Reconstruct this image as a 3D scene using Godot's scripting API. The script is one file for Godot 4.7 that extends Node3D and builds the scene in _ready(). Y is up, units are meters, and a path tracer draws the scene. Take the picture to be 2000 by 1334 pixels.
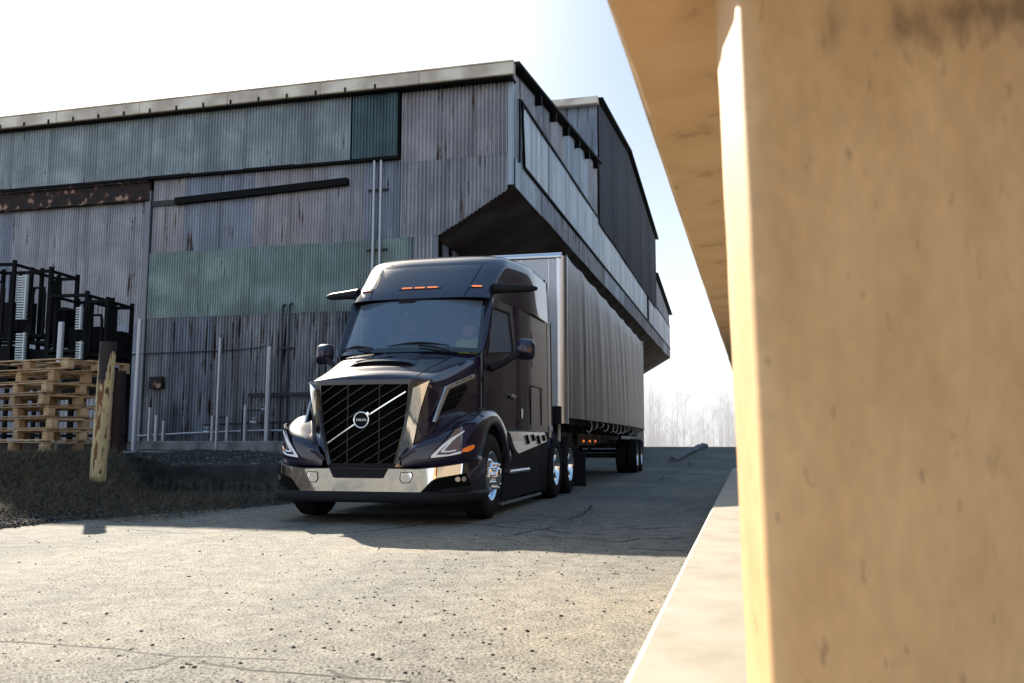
extends Node3D
# A dark long-haul tractor with a curtain-sided trailer rolls past an old corrugated steel mill hall; a tan concrete frame stands close to the lens.
# World: metres, y up, the road runs along -Z. Eye at (0, 0.9, 0).

var M := {}
var rng := RandomNumberGenerator.new()
var names := {}
var big_n: FastNoiseLite
var small_n: FastNoiseLite

# ------------------------------------------------------------------ helpers
func numbered(called: String) -> String:
	if not names.has(called):
		names[called] = 0
		return called
	names[called] += 1
	return "%s_%03d" % [called, names[called]]

func thing(called: String, label: String, category: String, at := Vector3.ZERO, turn := 0.0, group := "") -> Node3D:
	var o := Node3D.new()
	o.name = numbered(called)
	add_child(o)
	o.position = at
	o.rotation.y = turn
	tag(o, label, category, group)
	return o

func tag(o: Node, label: String, category: String, group := "", kind := "") -> void:
	if label != "": o.set_meta("label", label)
	if category != "": o.set_meta("category", category)
	if group != "": o.set_meta("group", group)
	if kind != "": o.set_meta("kind", kind)

func S() -> SurfaceTool:
	var st := SurfaceTool.new()
	st.begin(Mesh.PRIMITIVE_TRIANGLES)
	return st

func mesh_of(st: SurfaceTool, m: Material) -> ArrayMesh:
	st.generate_normals()
	var me := st.commit()
	me.surface_set_material(0, m)
	return me

func inst(called: String, me: Mesh, parent: Node = null) -> MeshInstance3D:
	var o := MeshInstance3D.new()
	o.mesh = me
	o.cast_shadow = GeometryInstance3D.SHADOW_CASTING_SETTING_ON
	if parent == null:
		o.name = numbered(called)
		add_child(o)
	else:
		o.name = called
		parent.add_child(o, true)
	return o

func obj(called: String, st: SurfaceTool, m: Material, parent: Node = null) -> MeshInstance3D:
	return inst(called, mesh_of(st, m), parent)

func struct(called: String, st: SurfaceTool, m: Material) -> MeshInstance3D:
	var o := obj(called, st, m)
	o.set_meta("kind", "structure")
	return o

func tri(st: SurfaceTool, a: Vector3, b: Vector3, c: Vector3) -> void:
	st.add_vertex(a); st.add_vertex(b); st.add_vertex(c)

func quad(st: SurfaceTool, a: Vector3, b: Vector3, c: Vector3, d: Vector3) -> void:
	tri(st, a, b, c); tri(st, a, c, d)

func box(st: SurfaceTool, c: Vector3, s: Vector3, b := Basis.IDENTITY) -> void:
	st.set_smooth_group(-1)
	var h := s / 2.0
	var p := []
	for k in 8:
		p.append(c + b * Vector3(h.x * (1 if k & 1 else -1), h.y * (1 if k & 2 else -1), h.z * (1 if k & 4 else -1)))
	quad(st, p[4], p[6], p[7], p[5])
	quad(st, p[1], p[3], p[2], p[0])
	quad(st, p[5], p[7], p[3], p[1])
	quad(st, p[0], p[2], p[6], p[4])
	quad(st, p[2], p[3], p[7], p[6])
	quad(st, p[0], p[4], p[5], p[1])

# box with chamfered edges
func cbox(st: SurfaceTool, c: Vector3, s: Vector3, r: float, b := Basis.IDENTITY) -> void:
	st.set_smooth_group(-1)
	var h := s / 2.0
	r = minf(r, minf(h.x, minf(h.y, h.z)) * 0.9)
	var ax := [Vector3(1, 0, 0), Vector3(0, 1, 0), Vector3(0, 0, 1)]
	var cen := func(p: Vector3) -> Vector3: return c + b * p
	for i in 3:
		var j := (i + 1) % 3
		var k := (i + 2) % 3
		for sg in [-1.0, 1.0]:
			var q := []
			for e in [[-1, -1], [1, -1], [1, 1], [-1, 1]]:
				q.append(ax[i] * (h[i] * sg) + ax[j] * (e[0] * (h[j] - r)) + ax[k] * (e[1] * (h[k] - r)))
			if sg > 0: quad(st, cen.call(q[3]), cen.call(q[2]), cen.call(q[1]), cen.call(q[0]))
			else: quad(st, cen.call(q[0]), cen.call(q[1]), cen.call(q[2]), cen.call(q[3]))
			for sj in [-1.0, 1.0]:
				var a0: Vector3 = ax[i] * (h[i] * sg) + ax[j] * (sj * (h[j] - r))
				var a1: Vector3 = ax[i] * (sg * (h[i] - r)) + ax[j] * (sj * h[j])
				var kk: Vector3 = ax[k] * (h[k] - r)
				if sg * sj > 0: quad(st, cen.call(a0 + kk), cen.call(a1 + kk), cen.call(a1 - kk), cen.call(a0 - kk))
				else: quad(st, cen.call(a0 - kk), cen.call(a1 - kk), cen.call(a1 + kk), cen.call(a0 + kk))
	for x in [-1.0, 1.0]:
		for y in [-1.0, 1.0]:
			for z in [-1.0, 1.0]:
				var a: Vector3 = cen.call(Vector3(x * h.x, y * (h.y - r), z * (h.z - r)))
				var bb: Vector3 = cen.call(Vector3(x * (h.x - r), y * h.y, z * (h.z - r)))
				var cc: Vector3 = cen.call(Vector3(x * (h.x - r), y * (h.y - r), z * h.z))
				if x * y * z > 0: tri(st, a, cc, bb)
				else: tri(st, a, bb, cc)

func bar(st: SurfaceTool, a: Vector3, b: Vector3, w: float, h: float, up := Vector3.UP) -> void:
	var d := (b - a).normalized()
	if absf(d.dot(up)) > 0.99: up = Vector3.RIGHT
	var x := up.cross(d).normalized()
	var y := d.cross(x).normalized()
	box(st, (a + b) / 2.0, Vector3(w, h, a.distance_to(b)), Basis(x, y, d))

# round tube along points; radius may be a number or an array
func tube(st: SurfaceTool, pts: Array, rad, n := 8, caps := true) -> void:
	var rows := []
	var prev := Vector3.ZERO
	for i in pts.size():
		var d: Vector3
		if i == 0: d = pts[1] - pts[0]
		elif i == pts.size() - 1: d = pts[i] - pts[i - 1]
		else: d = (pts[i + 1] - pts[i]).normalized() + (pts[i] - pts[i - 1]).normalized()
		d = d.normalized()
		var x: Vector3
		if prev == Vector3.ZERO:
			x = d.cross(Vector3.UP if absf(d.y) < 0.9 else Vector3.RIGHT).normalized()
		else:
			x = (prev - d * prev.dot(d)).normalized()
		prev = x
		var y := d.cross(x)
		var r: float = rad[i] if rad is Array or rad is PackedFloat32Array else rad
		var row := PackedVector3Array()
		for k in n + 1:
			var a := TAU * (k % n) / n
			row.append(pts[i] + (x * cos(a) + y * sin(a)) * r)
		rows.append(row)
	grid(st, rows, 1)
	if caps:
		st.set_smooth_group(-1)
		for e in [0, rows.size() - 1]:
			for k in n:
				if e == 0: tri(st, pts[0], rows[0][k], rows[0][k + 1])
				else: tri(st, pts[e], rows[e][k + 1], rows[e][k])

# sheet through rows of points
func grid(st: SurfaceTool, rows: Array, smooth := 1, flip := false) -> void:
	st.set_smooth_group(smooth)
	for i in rows.size() - 1:
		var a: PackedVector3Array = rows[i]
		var b: PackedVector3Array = rows[i + 1]
		for k in a.size() - 1:
			if flip: quad(st, a[k], a[k + 1], b[k + 1], b[k])
			else: quad(st, a[k], b[k], b[k + 1], a[k + 1])

# lathe round the X axis: profile of (radius, x); the centre at c
func lathe(st: SurfaceTool, prof: Array, c: Vector3, n := 40, smooth := 1, mirror := 1.0) -> void:
	var rows := []
	for p in prof:
		var row := PackedVector3Array()
		for k in n + 1:
			var a := TAU * (k % n) / n
			row.append(c + Vector3(p[1] * mirror, sin(a) * p[0], cos(a) * p[0]))
		rows.append(row)
	grid(st, rows, smooth, mirror < 0)

# flat polygon laid on a curved surface f(u, v, out), cut into strips of width step, with a rim going `thick` inwards
func patch(st: SurfaceTool, poly: Array, f: Callable, step: float, thick := 0.0, out := 0.0) -> void:
	var pp := PackedVector2Array()
	for p in poly: pp.append(Vector2(p[0], p[1]))
	if Geometry2D.is_polygon_clockwise(pp): pp.reverse()
	var lo := pp[0]
	var hi := pp[0]
	for p in pp:
		lo = lo.min(p); hi = hi.max(p)
	var n := int(ceil((hi.x - lo.x) / step))
	st.set_smooth_group(1)
	for k in n:
		var a := lo.x + (hi.x - lo.x) * k / n
		var b := lo.x + (hi.x - lo.x) * (k + 1) / n
		var strip := PackedVector2Array([Vector2(a, lo.y - 1), Vector2(b, lo.y - 1), Vector2(b, hi.y + 1), Vector2(a, hi.y + 1)])
		for q in Geometry2D.intersect_polygons(pp, strip):
			var ix := Geometry2D.triangulate_polygon(q)
			for t in range(0, ix.size(), 3):
				tri(st, f.call(q[ix[t]].x, q[ix[t]].y, out), f.call(q[ix[t + 1]].x, q[ix[t + 1]].y, out), f.call(q[ix[t + 2]].x, q[ix[t + 2]].y, out))
	if thick > 0.0:
		st.set_smooth_group(-1)
		for i in pp.size():
			var a: Vector2 = pp[i]
			var b: Vector2 = pp[(i + 1) % pp.size()]
			var m := maxi(1, int(ceil(absf(b.x - a.x) / step)))
			for k in m:
				var p := a.lerp(b, float(k) / m)
				var q := a.lerp(b, float(k + 1) / m)
				quad(st, f.call(p.x, p.y, out), f.call(q.x, q.y, out), f.call(q.x, q.y, out - thick), f.call(p.x, p.y, out - thick))

func mirror_poly(poly: Array) -> Array:
	var r := []
	for p in poly: r.append([-p[0], p[1]])
	return r

func lin(r: float, g: float, b: float) -> Color:
	return Color(r, g, b).linear_to_srgb()

func mat(key: String, c: Color, rough := 0.6, metal := 0.0) -> StandardMaterial3D:
	var m := StandardMaterial3D.new()
	m.albedo_color = c
	m.roughness = rough
	m.metallic = metal
	m.resource_name = key
	M[key] = m
	return m

func matt(key: String) -> void:
	M[key].metallic_specular = 0.2

func noise(seed_: int, freq: float, oct := 4, type := FastNoiseLite.TYPE_SIMPLEX_SMOOTH) -> FastNoiseLite:
	var n := FastNoiseLite.new()
	n.seed = seed_
	n.frequency = freq
	n.noise_type = type
	n.fractal_octaves = oct
	return n

func noise_tex(seed_: int, freq: float, colors: Array, stops: Array, size := 512, oct := 5, type := FastNoiseLite.TYPE_SIMPLEX_SMOOTH) -> NoiseTexture2D:
	var t := NoiseTexture2D.new()
	t.width = size; t.height = size
	t.seamless = true
	t.generate_mipmaps = false
	t.noise = noise(seed_, freq, oct, type)
	if colors.size() > 0:
		var g := Gradient.new()
		g.offsets = PackedFloat32Array(stops)
		g.colors = PackedColorArray(colors)
		t.color_ramp = g
	return t

func bump(m: StandardMaterial3D, t: Texture2D, cm: float) -> void:
	m.heightmap_enabled = true
	m.heightmap_texture = t
	m.heightmap_scale = cm

func tri_uv(m: StandardMaterial3D, s: float, world := true) -> void:
	m.uv1_triplanar = true
	m.uv1_world_triplanar = world
	m.uv1_scale = Vector3(s, s, s)

func sstep(a: float, b: float, x: float) -> float:
	return smoothstep(a, b, x)

# ------------------------------------------------------------------ entry
func _ready() -> void:
	rng.seed = 20240
	set_camera_and_light()
	make_materials()
	build_ground()
	build_bank()
	build_hall()
	build_concrete_frame()
	build_far_shed()
	build_tan_warehouse()
	build_trees()
	build_tractor()
	build_trailer()
	build_driver()
	build_pallets()
	build_racks()
	build_yard_things()
	build_small_stones()

func set_camera_and_light() -> void:
	var cam := Camera3D.new()
	cam.name = "camera"
	cam.position = Vector3(0, 0.9, 0)
	cam.rotation_order = EULER_ORDER_YXZ
	cam.rotation_degrees = Vector3(6.459, 14.596, 0)
	var att := CameraAttributesPhysical.new()
	att.frustum_focal_length = 31.3
	att.frustum_focus_distance = 10.5
	att.exposure_aperture = 4.5
	cam.attributes = att
	cam.fov = 41.947
	cam.near = 0.05
	cam.far = 3000.0
	add_child(cam)
	cam.current = true
	var sky_mat := ProceduralSkyMaterial.new()
	sky_mat.sky_top_color = lin(0.10, 0.19, 0.32)
	sky_mat.sky_horizon_color = lin(0.64, 0.665, 0.685)
	sky_mat.sky_curve = 0.24
	sky_mat.ground_horizon_color = lin(0.5, 0.5, 0.48)
	sky_mat.ground_bottom_color = lin(0.2, 0.18, 0.15)
	sky_mat.sun_angle_max = 48.0
	sky_mat.sun_curve = 0.35
	var sky := Sky.new()
	sky.sky_material = sky_mat
	var env := Environment.new()
	env.background_mode = Environment.BG_SKY
	env.sky = sky
	env.tonemap_mode = Environment.TONE_MAPPER_LINEAR
	env.tonemap_exposure = 2.3
	env.volumetric_fog_enabled = true
	env.volumetric_fog_density = 0.0
	env.sdfgi_enabled = true
	env.ssao_enabled = true
	env.ssil_enabled = true
	var we := WorldEnvironment.new()
	we.name = "world_environment"
	we.environment = env
	add_child(we)
	var sun := DirectionalLight3D.new()
	sun.name = "sun"
	sun.light_color = Color(1.0, 0.95, 0.875)
	sun.light_energy = 1.6
	sun.light_angular_distance = 0.55
	sun.shadow_enabled = true
	add_child(sun)
	# towards the sun: 38.5 degrees left of -Z, 31.8 degrees up
	var az := deg_to_rad(38.5)
	var el := deg_to_rad(31.8)
	var to_sun := Vector3(-sin(az) * cos(el), sin(el), -cos(az) * cos(el))
	sun.look_at_from_position(to_sun * 100.0, Vector3.ZERO)

# ------------------------------------------------------------------ materials
# weathered sheet metal: runs of rust and grime down the sheet, spangle and blotches; 1.0 of uv = 6 m
func sheet_texture(seed_: int, base: Color, alt: Color, rust: Color, rust_cut: float, grime: float, size := 512) -> ImageTexture:
	var cols := noise(seed_, 0.02, 3).get_seamless_image(size, 12)
	cols.resize(size, size, Image.INTERPOLATE_CUBIC)
	var runs := noise(seed_ + 1, 0.075, 3).get_seamless_image(size, 30)
	runs.resize(size, size, Image.INTERPOLATE_CUBIC)
	var blot := noise(seed_ + 2, 0.008, 5).get_seamless_image(size, size)
	var fine := noise(seed_ + 3, 0.18, 3).get_seamless_image(size, size)
	for im in [cols, runs, blot, fine]: im.convert(Image.FORMAT_L8)
	var a := cols.get_data()
	var b := runs.get_data()
	var c := blot.get_data()
	var d := fine.get_data()
	var out := PackedByteArray()
	out.resize(size * size * 3)
	for i in size * size:
		var bl := c[i] / 255.0
		var fi := d[i] / 255.0
		var t := clampf(bl * 1.6 - 0.3 + (fi - 0.5) * 0.95, 0.0, 1.0)
		var col := base.lerp(alt, t)
		var g := clampf((a[i] / 255.0 - 0.45) * 2.2, 0.0, 1.0) * grime * (0.5 + bl)
		col = col * (1.0 - g)
		var r := clampf((b[i] / 255.0 * 0.75 + bl * 0.3 + (fi - 0.5) * 0.22 - rust_cut) * 7.0, 0.0, 0.95)
		col = col.lerp(rust * (0.55 + 0.7 * fi), r)
		out[i * 3] = int(clampf(col.r, 0, 1) * 255)
		out[i * 3 + 1] = int(clampf(col.g, 0, 1) * 255)
		out[i * 3 + 2] = int(clampf(col.b, 0, 1) * 255)
	return ImageTexture.create_from_image(Image.create_from_data(size, size, false, Image.FORMAT_RGB8, out))

func sheet_mat(key: String, t: Texture2D, tint: Color, rough := 0.42, metal := 0.45) -> void:
	var m := mat(key, tint, rough, metal)
	m.albedo_texture = t
	m.texture_repeat = true

func make_materials() -> void:
	var fine := noise_tex(5, 0.08, [], [], 512, 4)
	var coarse := noise_tex(6, 0.02, [], [], 512, 5)
	# vehicles
	var p := mat("paint", lin(0.019, 0.014, 0.030), 0.3, 0.0)
	p.clearcoat_enabled = true; p.clearcoat = 1.0; p.clearcoat_roughness = 0.03
	p.metallic_specular = 0.25
	mat("chrome", lin(0.82, 0.83, 0.85), 0.05, 1.0)
	mat("satin_metal", lin(0.68, 0.67, 0.66), 0.3, 1.0)
	mat("vent_metal", lin(0.72, 0.66, 0.6), 0.42, 0.85)
	mat("skirt_dark", lin(0.011, 0.009, 0.014), 0.45)
	mat("badge_black", lin(0.006, 0.006, 0.007), 0.5)
	mat("dark_chrome", lin(0.05, 0.048, 0.05), 0.3, 0.8)
	mat("black_plastic", lin(0.018, 0.018, 0.02), 0.5)
	mat("gloss_black", lin(0.008, 0.008, 0.01), 0.12)
	var gb: StandardMaterial3D = M.gloss_black
	gb.clearcoat_enabled = true; gb.clearcoat = 1.0; gb.clearcoat_roughness = 0.03
	mat("recess", lin(0.004, 0.004, 0.004), 0.8)
	var ty := mat("tyre", lin(0.022, 0.021, 0.021), 0.78)
	bump(ty, fine, 0.08); tri_uv(ty, 3.0, false)
	var gl := mat("glass", Color(0.5, 0.59, 0.69, 0.42), 0.02)
	gl.transparency = BaseMaterial3D.TRANSPARENCY_ALPHA
	var gd := mat("tinted_glass", Color(0.1, 0.12, 0.14, 0.35), 0.02)
	gd.transparency = BaseMaterial3D.TRANSPARENCY_ALPHA
	var ln := mat("lamp_lens", lin(0.055, 0.056, 0.12), 0.06, 0.3)
	ln.clearcoat_enabled = true; ln.clearcoat = 1.0; ln.clearcoat_roughness = 0.02
	var dl := mat("lamp_white", lin(0.75, 0.76, 0.78), 0.15)
	dl.emission_enabled = true; dl.emission = Color(0.9, 0.95, 1.0); dl.emission_energy_multiplier = 0.06
	var am := mat("lamp_amber", lin(0.75, 0.24, 0.04), 0.18)
	am.emission_enabled = true; am.emission = Color(1.0, 0.45, 0.12); am.emission_energy_multiplier = 0.1
	var am2 := mat("marker_amber", lin(0.8, 0.3, 0.1), 0.3)
	am2.emission_enabled = true; am2.emission = Color(1.0, 0.5, 0.25); am2.emission_energy_multiplier = 0.35
	mat("cabin", lin(0.05, 0.052, 0.056), 0.8)
	mat("seat_cloth", lin(0.09, 0.09, 0.095), 0.9)
	mat("letter", lin(0.7, 0.7, 0.72), 0.25, 0.8)
	var cu := mat("curtain", lin(0.068, 0.072, 0.083), 0.36)
	cu.albedo_texture = noise_tex(31, 0.03, [Color(0.72, 0.72, 0.72), Color(1, 1, 1)], [0.2, 0.8], 512, 5)
	cu.uv1_scale = Vector3(9, 0.25, 1)
	mat("trailer_white", lin(0.62, 0.63, 0.65), 0.35)
	mat("alu", lin(0.72, 0.72, 0.74), 0.3, 0.9)
	var fr := mat("frame_dirty", lin(0.07, 0.066, 0.06), 0.75)
	fr.albedo_texture = noise_tex(33, 0.02, [Color(0.5, 0.45, 0.4), Color(1, 1, 1)], [0.25, 0.75], 256)
	tri_uv(fr, 1.0, false)
	var fa := mat("frame_tan", lin(0.3, 0.25, 0.19), 0.7)
	fa.albedo_texture = noise_tex(34, 0.015, [Color(0.45, 0.4, 0.36), Color(1, 1, 1)], [0.3, 0.7], 256)
	tri_uv(fa, 0.8, false)
	# hall: sheet metal
	var grn := sheet_texture(101, Color(0.53, 0.55, 0.56), Color(0.655, 0.675, 0.685), Color(0.20, 0.15, 0.12), 0.83, 0.14)
	var blu := sheet_texture(202, Color(0.56, 0.567, 0.592), Color(0.66, 0.667, 0.69), Color(0.30, 0.22, 0.16), 0.735, 0.15)
	var rus := sheet_texture(303, Color(0.48, 0.49, 0.51), Color(0.59, 0.60, 0.62), Color(0.15, 0.10, 0.085), 0.665, 0.35)
	var wht := sheet_texture(404, Color(0.66, 0.70, 0.73), Color(0.76, 0.79, 0.81), Color(0.32, 0.19, 0.12), 0.78, 0.25)
	sheet_mat("sheet_green", grn, Color(0.98, 1.0, 1.0))
	sheet_mat("sheet_green2", grn, Color(0.94, 0.98, 0.98))
	sheet_mat("sheet_mint", grn, Color(0.90, 0.97, 0.935))
	sheet_mat("sheet_mint2", grn, Color(0.86, 0.94, 0.91))
	sheet_mat("sheet_teal", grn, Color(0.58, 0.68, 0.70))
	sheet_mat("sheet_blue", blu, Color(1.0, 1.0, 1.0))
	sheet_mat("sheet_blue2", blu, Color(0.9, 0.93, 0.98))
	sheet_mat("sheet_lilac", blu, Color(1.03, 1.0, 0.985))
	sheet_mat("sheet_rust", rus, Color(1.0, 1.0, 1.0))
	sheet_mat("sheet_rust2", rus, Color(0.92, 0.95, 1.0))
	sheet_mat("sheet_pale", wht, Color(0.92, 0.93, 0.95))
	sheet_mat("sheet_white", wht, Color(1.0, 1.0, 1.0))
	var nav := mat("sheet_navy", lin(0.02, 0.022, 0.034), 0.6)
	nav.albedo_texture = sheet_texture(505, Color(0.75, 0.75, 0.78), Color(1, 1, 1), Color(1.0, 1.0, 1.0), 0.84, 0.35, 256)
	var rb := mat("rust_beam", Color(1, 1, 1), 0.8)
	rb.albedo_texture = noise_tex(41, 0.018, [Color(0.10, 0.06, 0.06), Color(0.15, 0.09, 0.08), Color(0.26, 0.15, 0.11), Color(0.62, 0.5, 0.42)], [0.3, 0.55, 0.7, 0.78], 512, 5)
	tri_uv(rb, 0.22)
	mat("tan_wall", lin(0.34, 0.27, 0.19), 0.85)
	mat("shed_wall", lin(0.012, 0.0095, 0.008), 0.9)
	mat("dark_steel", lin(0.007, 0.007, 0.008), 0.6)
	var fs := mat("fascia", lin(0.84, 0.74, 0.61), 0.45)
	fs.albedo_texture = noise_tex(42, 0.012, [Color(0.82, 0.8, 0.78), Color(1, 1, 1)], [0.25, 0.7], 256)
	tri_uv(fs, 0.2)
	var ro := mat("roof_sheet", lin(0.25, 0.25, 0.25), 0.7)
	bump(ro, coarse, 1.0); tri_uv(ro, 0.3)
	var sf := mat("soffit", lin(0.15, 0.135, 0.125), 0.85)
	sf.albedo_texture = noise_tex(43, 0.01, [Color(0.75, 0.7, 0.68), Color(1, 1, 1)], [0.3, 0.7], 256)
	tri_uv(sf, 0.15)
	# galvanised pipe
	mat("galv", lin(0.42, 0.44, 0.47), 0.42, 0.6)
	mat("pipe_dark", lin(0.03, 0.03, 0.036), 0.6, 0.2)
	# concrete painted tan
	var ct := mat("tan_concrete", Color(1, 1, 1), 0.62)
	ct.albedo_texture = noise_tex(51, 0.006, [Color(0.66, 0.53, 0.37), Color(0.79, 0.645, 0.465), Color(0.815, 0.67, 0.49), Color(0.835, 0.695, 0.52)], [0.08, 0.24, 0.5, 0.9], 1024, 6)
	tri_uv(ct, 0.6)
	bump(ct, coarse, 0.15)
	mat("pillar_paint", Color(1, 1, 1), 0.6)
	M.pillar_paint.texture_repeat = false
	var cp := mat("pale_concrete", Color(1, 1, 1), 0.7)
	cp.albedo_texture = noise_tex(55, 0.008, [Color(0.58, 0.545, 0.485), Color(0.635, 0.60, 0.54), Color(0.67, 0.635, 0.58)], [0.1, 0.5, 0.9], 512, 6)
	tri_uv(cp, 0.7)
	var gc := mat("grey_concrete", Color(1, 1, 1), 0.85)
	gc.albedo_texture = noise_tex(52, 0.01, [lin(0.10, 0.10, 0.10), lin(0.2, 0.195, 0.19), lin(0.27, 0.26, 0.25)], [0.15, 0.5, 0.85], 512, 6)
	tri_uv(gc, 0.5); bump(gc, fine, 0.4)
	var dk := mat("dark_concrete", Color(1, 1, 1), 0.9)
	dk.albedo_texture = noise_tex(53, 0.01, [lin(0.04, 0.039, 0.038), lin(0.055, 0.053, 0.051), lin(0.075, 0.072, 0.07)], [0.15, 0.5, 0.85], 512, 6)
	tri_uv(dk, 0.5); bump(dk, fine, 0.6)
	# bank
	var so := mat("soil", Color(1, 1, 1), 0.95)
	so.albedo_texture = noise_tex(54, 0.02, [lin(0.02, 0.018, 0.015), lin(0.045, 0.04, 0.032), lin(0.09, 0.08, 0.065)], [0.2, 0.5, 0.8], 512, 6)
	tri_uv(so, 0.7); bump(so, fine, 2.0)
	mat("dry_grass", lin(0.2, 0.16, 0.105), 0.9)
	M.dry_grass.vertex_color_use_as_albedo = true
	mat("stone", Color(1, 1, 1), 0.85)
	M.stone.vertex_color_use_as_albedo = true
	# wood
	for k in 4:
		var w := mat("wood%d" % k, Color(1, 1, 1), 0.75)
		var t := [[0.6, 0.385, 0.2], [0.5, 0.31, 0.155], [0.66, 0.46, 0.26], [0.43, 0.285, 0.16]][k] as Array
		var n := NoiseTexture2D.new()
		n.width = 256; n.height = 256; n.seamless = true
		n.noise = noise(70 + k, 0.03, 5)
		var g := Gradient.new()
		g.offsets = PackedFloat32Array([0.2, 0.5, 0.8])
		g.colors = PackedColorArray([lin(t[0] * 0.55, t[1] * 0.5, t[2] * 0.45), lin(t[0] * 0.85, t[1] * 0.85, t[2] * 0.85), lin(t[0], t[1], t[2])])
		n.color_ramp = g
		w.albedo_texture = n
		w.uv1_triplanar = true
		w.uv1_scale = Vector3(0.6, 5.0, 5.0)
	# painted post: yellow paint flaking over rust
	mat("post_paint", Color(1, 1, 1), 0.7)
	mat("post_brown", lin(0.035, 0.022, 0.022), 0.7)
	mat("bark", lin(0.42, 0.41, 0.395), 0.95)
	for k in ["badge_black", "skirt_dark", "black_plastic", "dark_steel", "recess", "shed_wall", "soil", "dark_concrete", "asphalt_dark", "bark", "post_brown", "frame_dirty", "tyre", "soffit", "stone", "dry_grass"]:
		if M.has(k): matt(k)

# ------------------------------------------------------------------ ground
func rise(z: float) -> float:
	var d := -z
	return 0.64 * sstep(29.0, 50.0, d) - 6.0 * sstep(53.0, 130.0, d)

const CRACKS := [
[ -3.33, -3.48, -3.12, -3.47, -2.92, -3.46, -2.72, -3.47, -2.47, -3.41, -2.32, -3.42, -2.19, -3.45, -2.05, -3.45, -1.86, -3.46 ],
[ -2.35, -3.42, -2.32, -3.22, -2.40, -3.14 ],
[ -2.18, -3.32, -2.05, -3.30, -1.92, -3.26, -1.77, -3.28, -1.64, -3.28, -1.46, -3.27, -1.25, -3.27 ],
[ -1.63, -3.36, -1.53, -3.29, -1.46, -3.27 ],
[ -7.52, -8.33, -6.76, -8.22, -6.16, -8.09, -5.60, -7.91, -5.32, -7.93, -5.09, -8.09, -5.06, -8.43 ],
[ -3.84, -8.42, -3.60, -9.04, -3.37, -9.73, -2.80, -9.62, -2.46, -10.39 ],
[ -1.92, -8.56, -1.51, -8.52, -1.14, -8.26, -1.00, -8.66, -0.57, -8.68 ],
[ -1.00, -7.88, -0.73, -7.80, -0.51, -7.70 ],
[ -2.85, -9.61, -2.43, -9.34, -2.07, -9.21, -1.73, -8.86, -1.37, -8.85 ],
[ -2.03, -10.43, -2.06, -11.62, -2.17, -12.8 ],
[ -2.23, -8.58, -2.06, -9.15, -1.98, -9.58 ],
[ -2.78, -11.17, -2.16, -10.77, -1.91, -11.15, -1.30, -10.84 ],
[ -2.94, -12.14, -2.47, -11.97 ],
[ -5.56, -10.20, -4.86, -9.91, -4.44, -9.73 ],
[ -1.38, -9.62, -1.04, -9.48, -0.69, -9.80 ],
]
const TX := -9.5
const TZ := -13.2
const TS := 11.5

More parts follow.
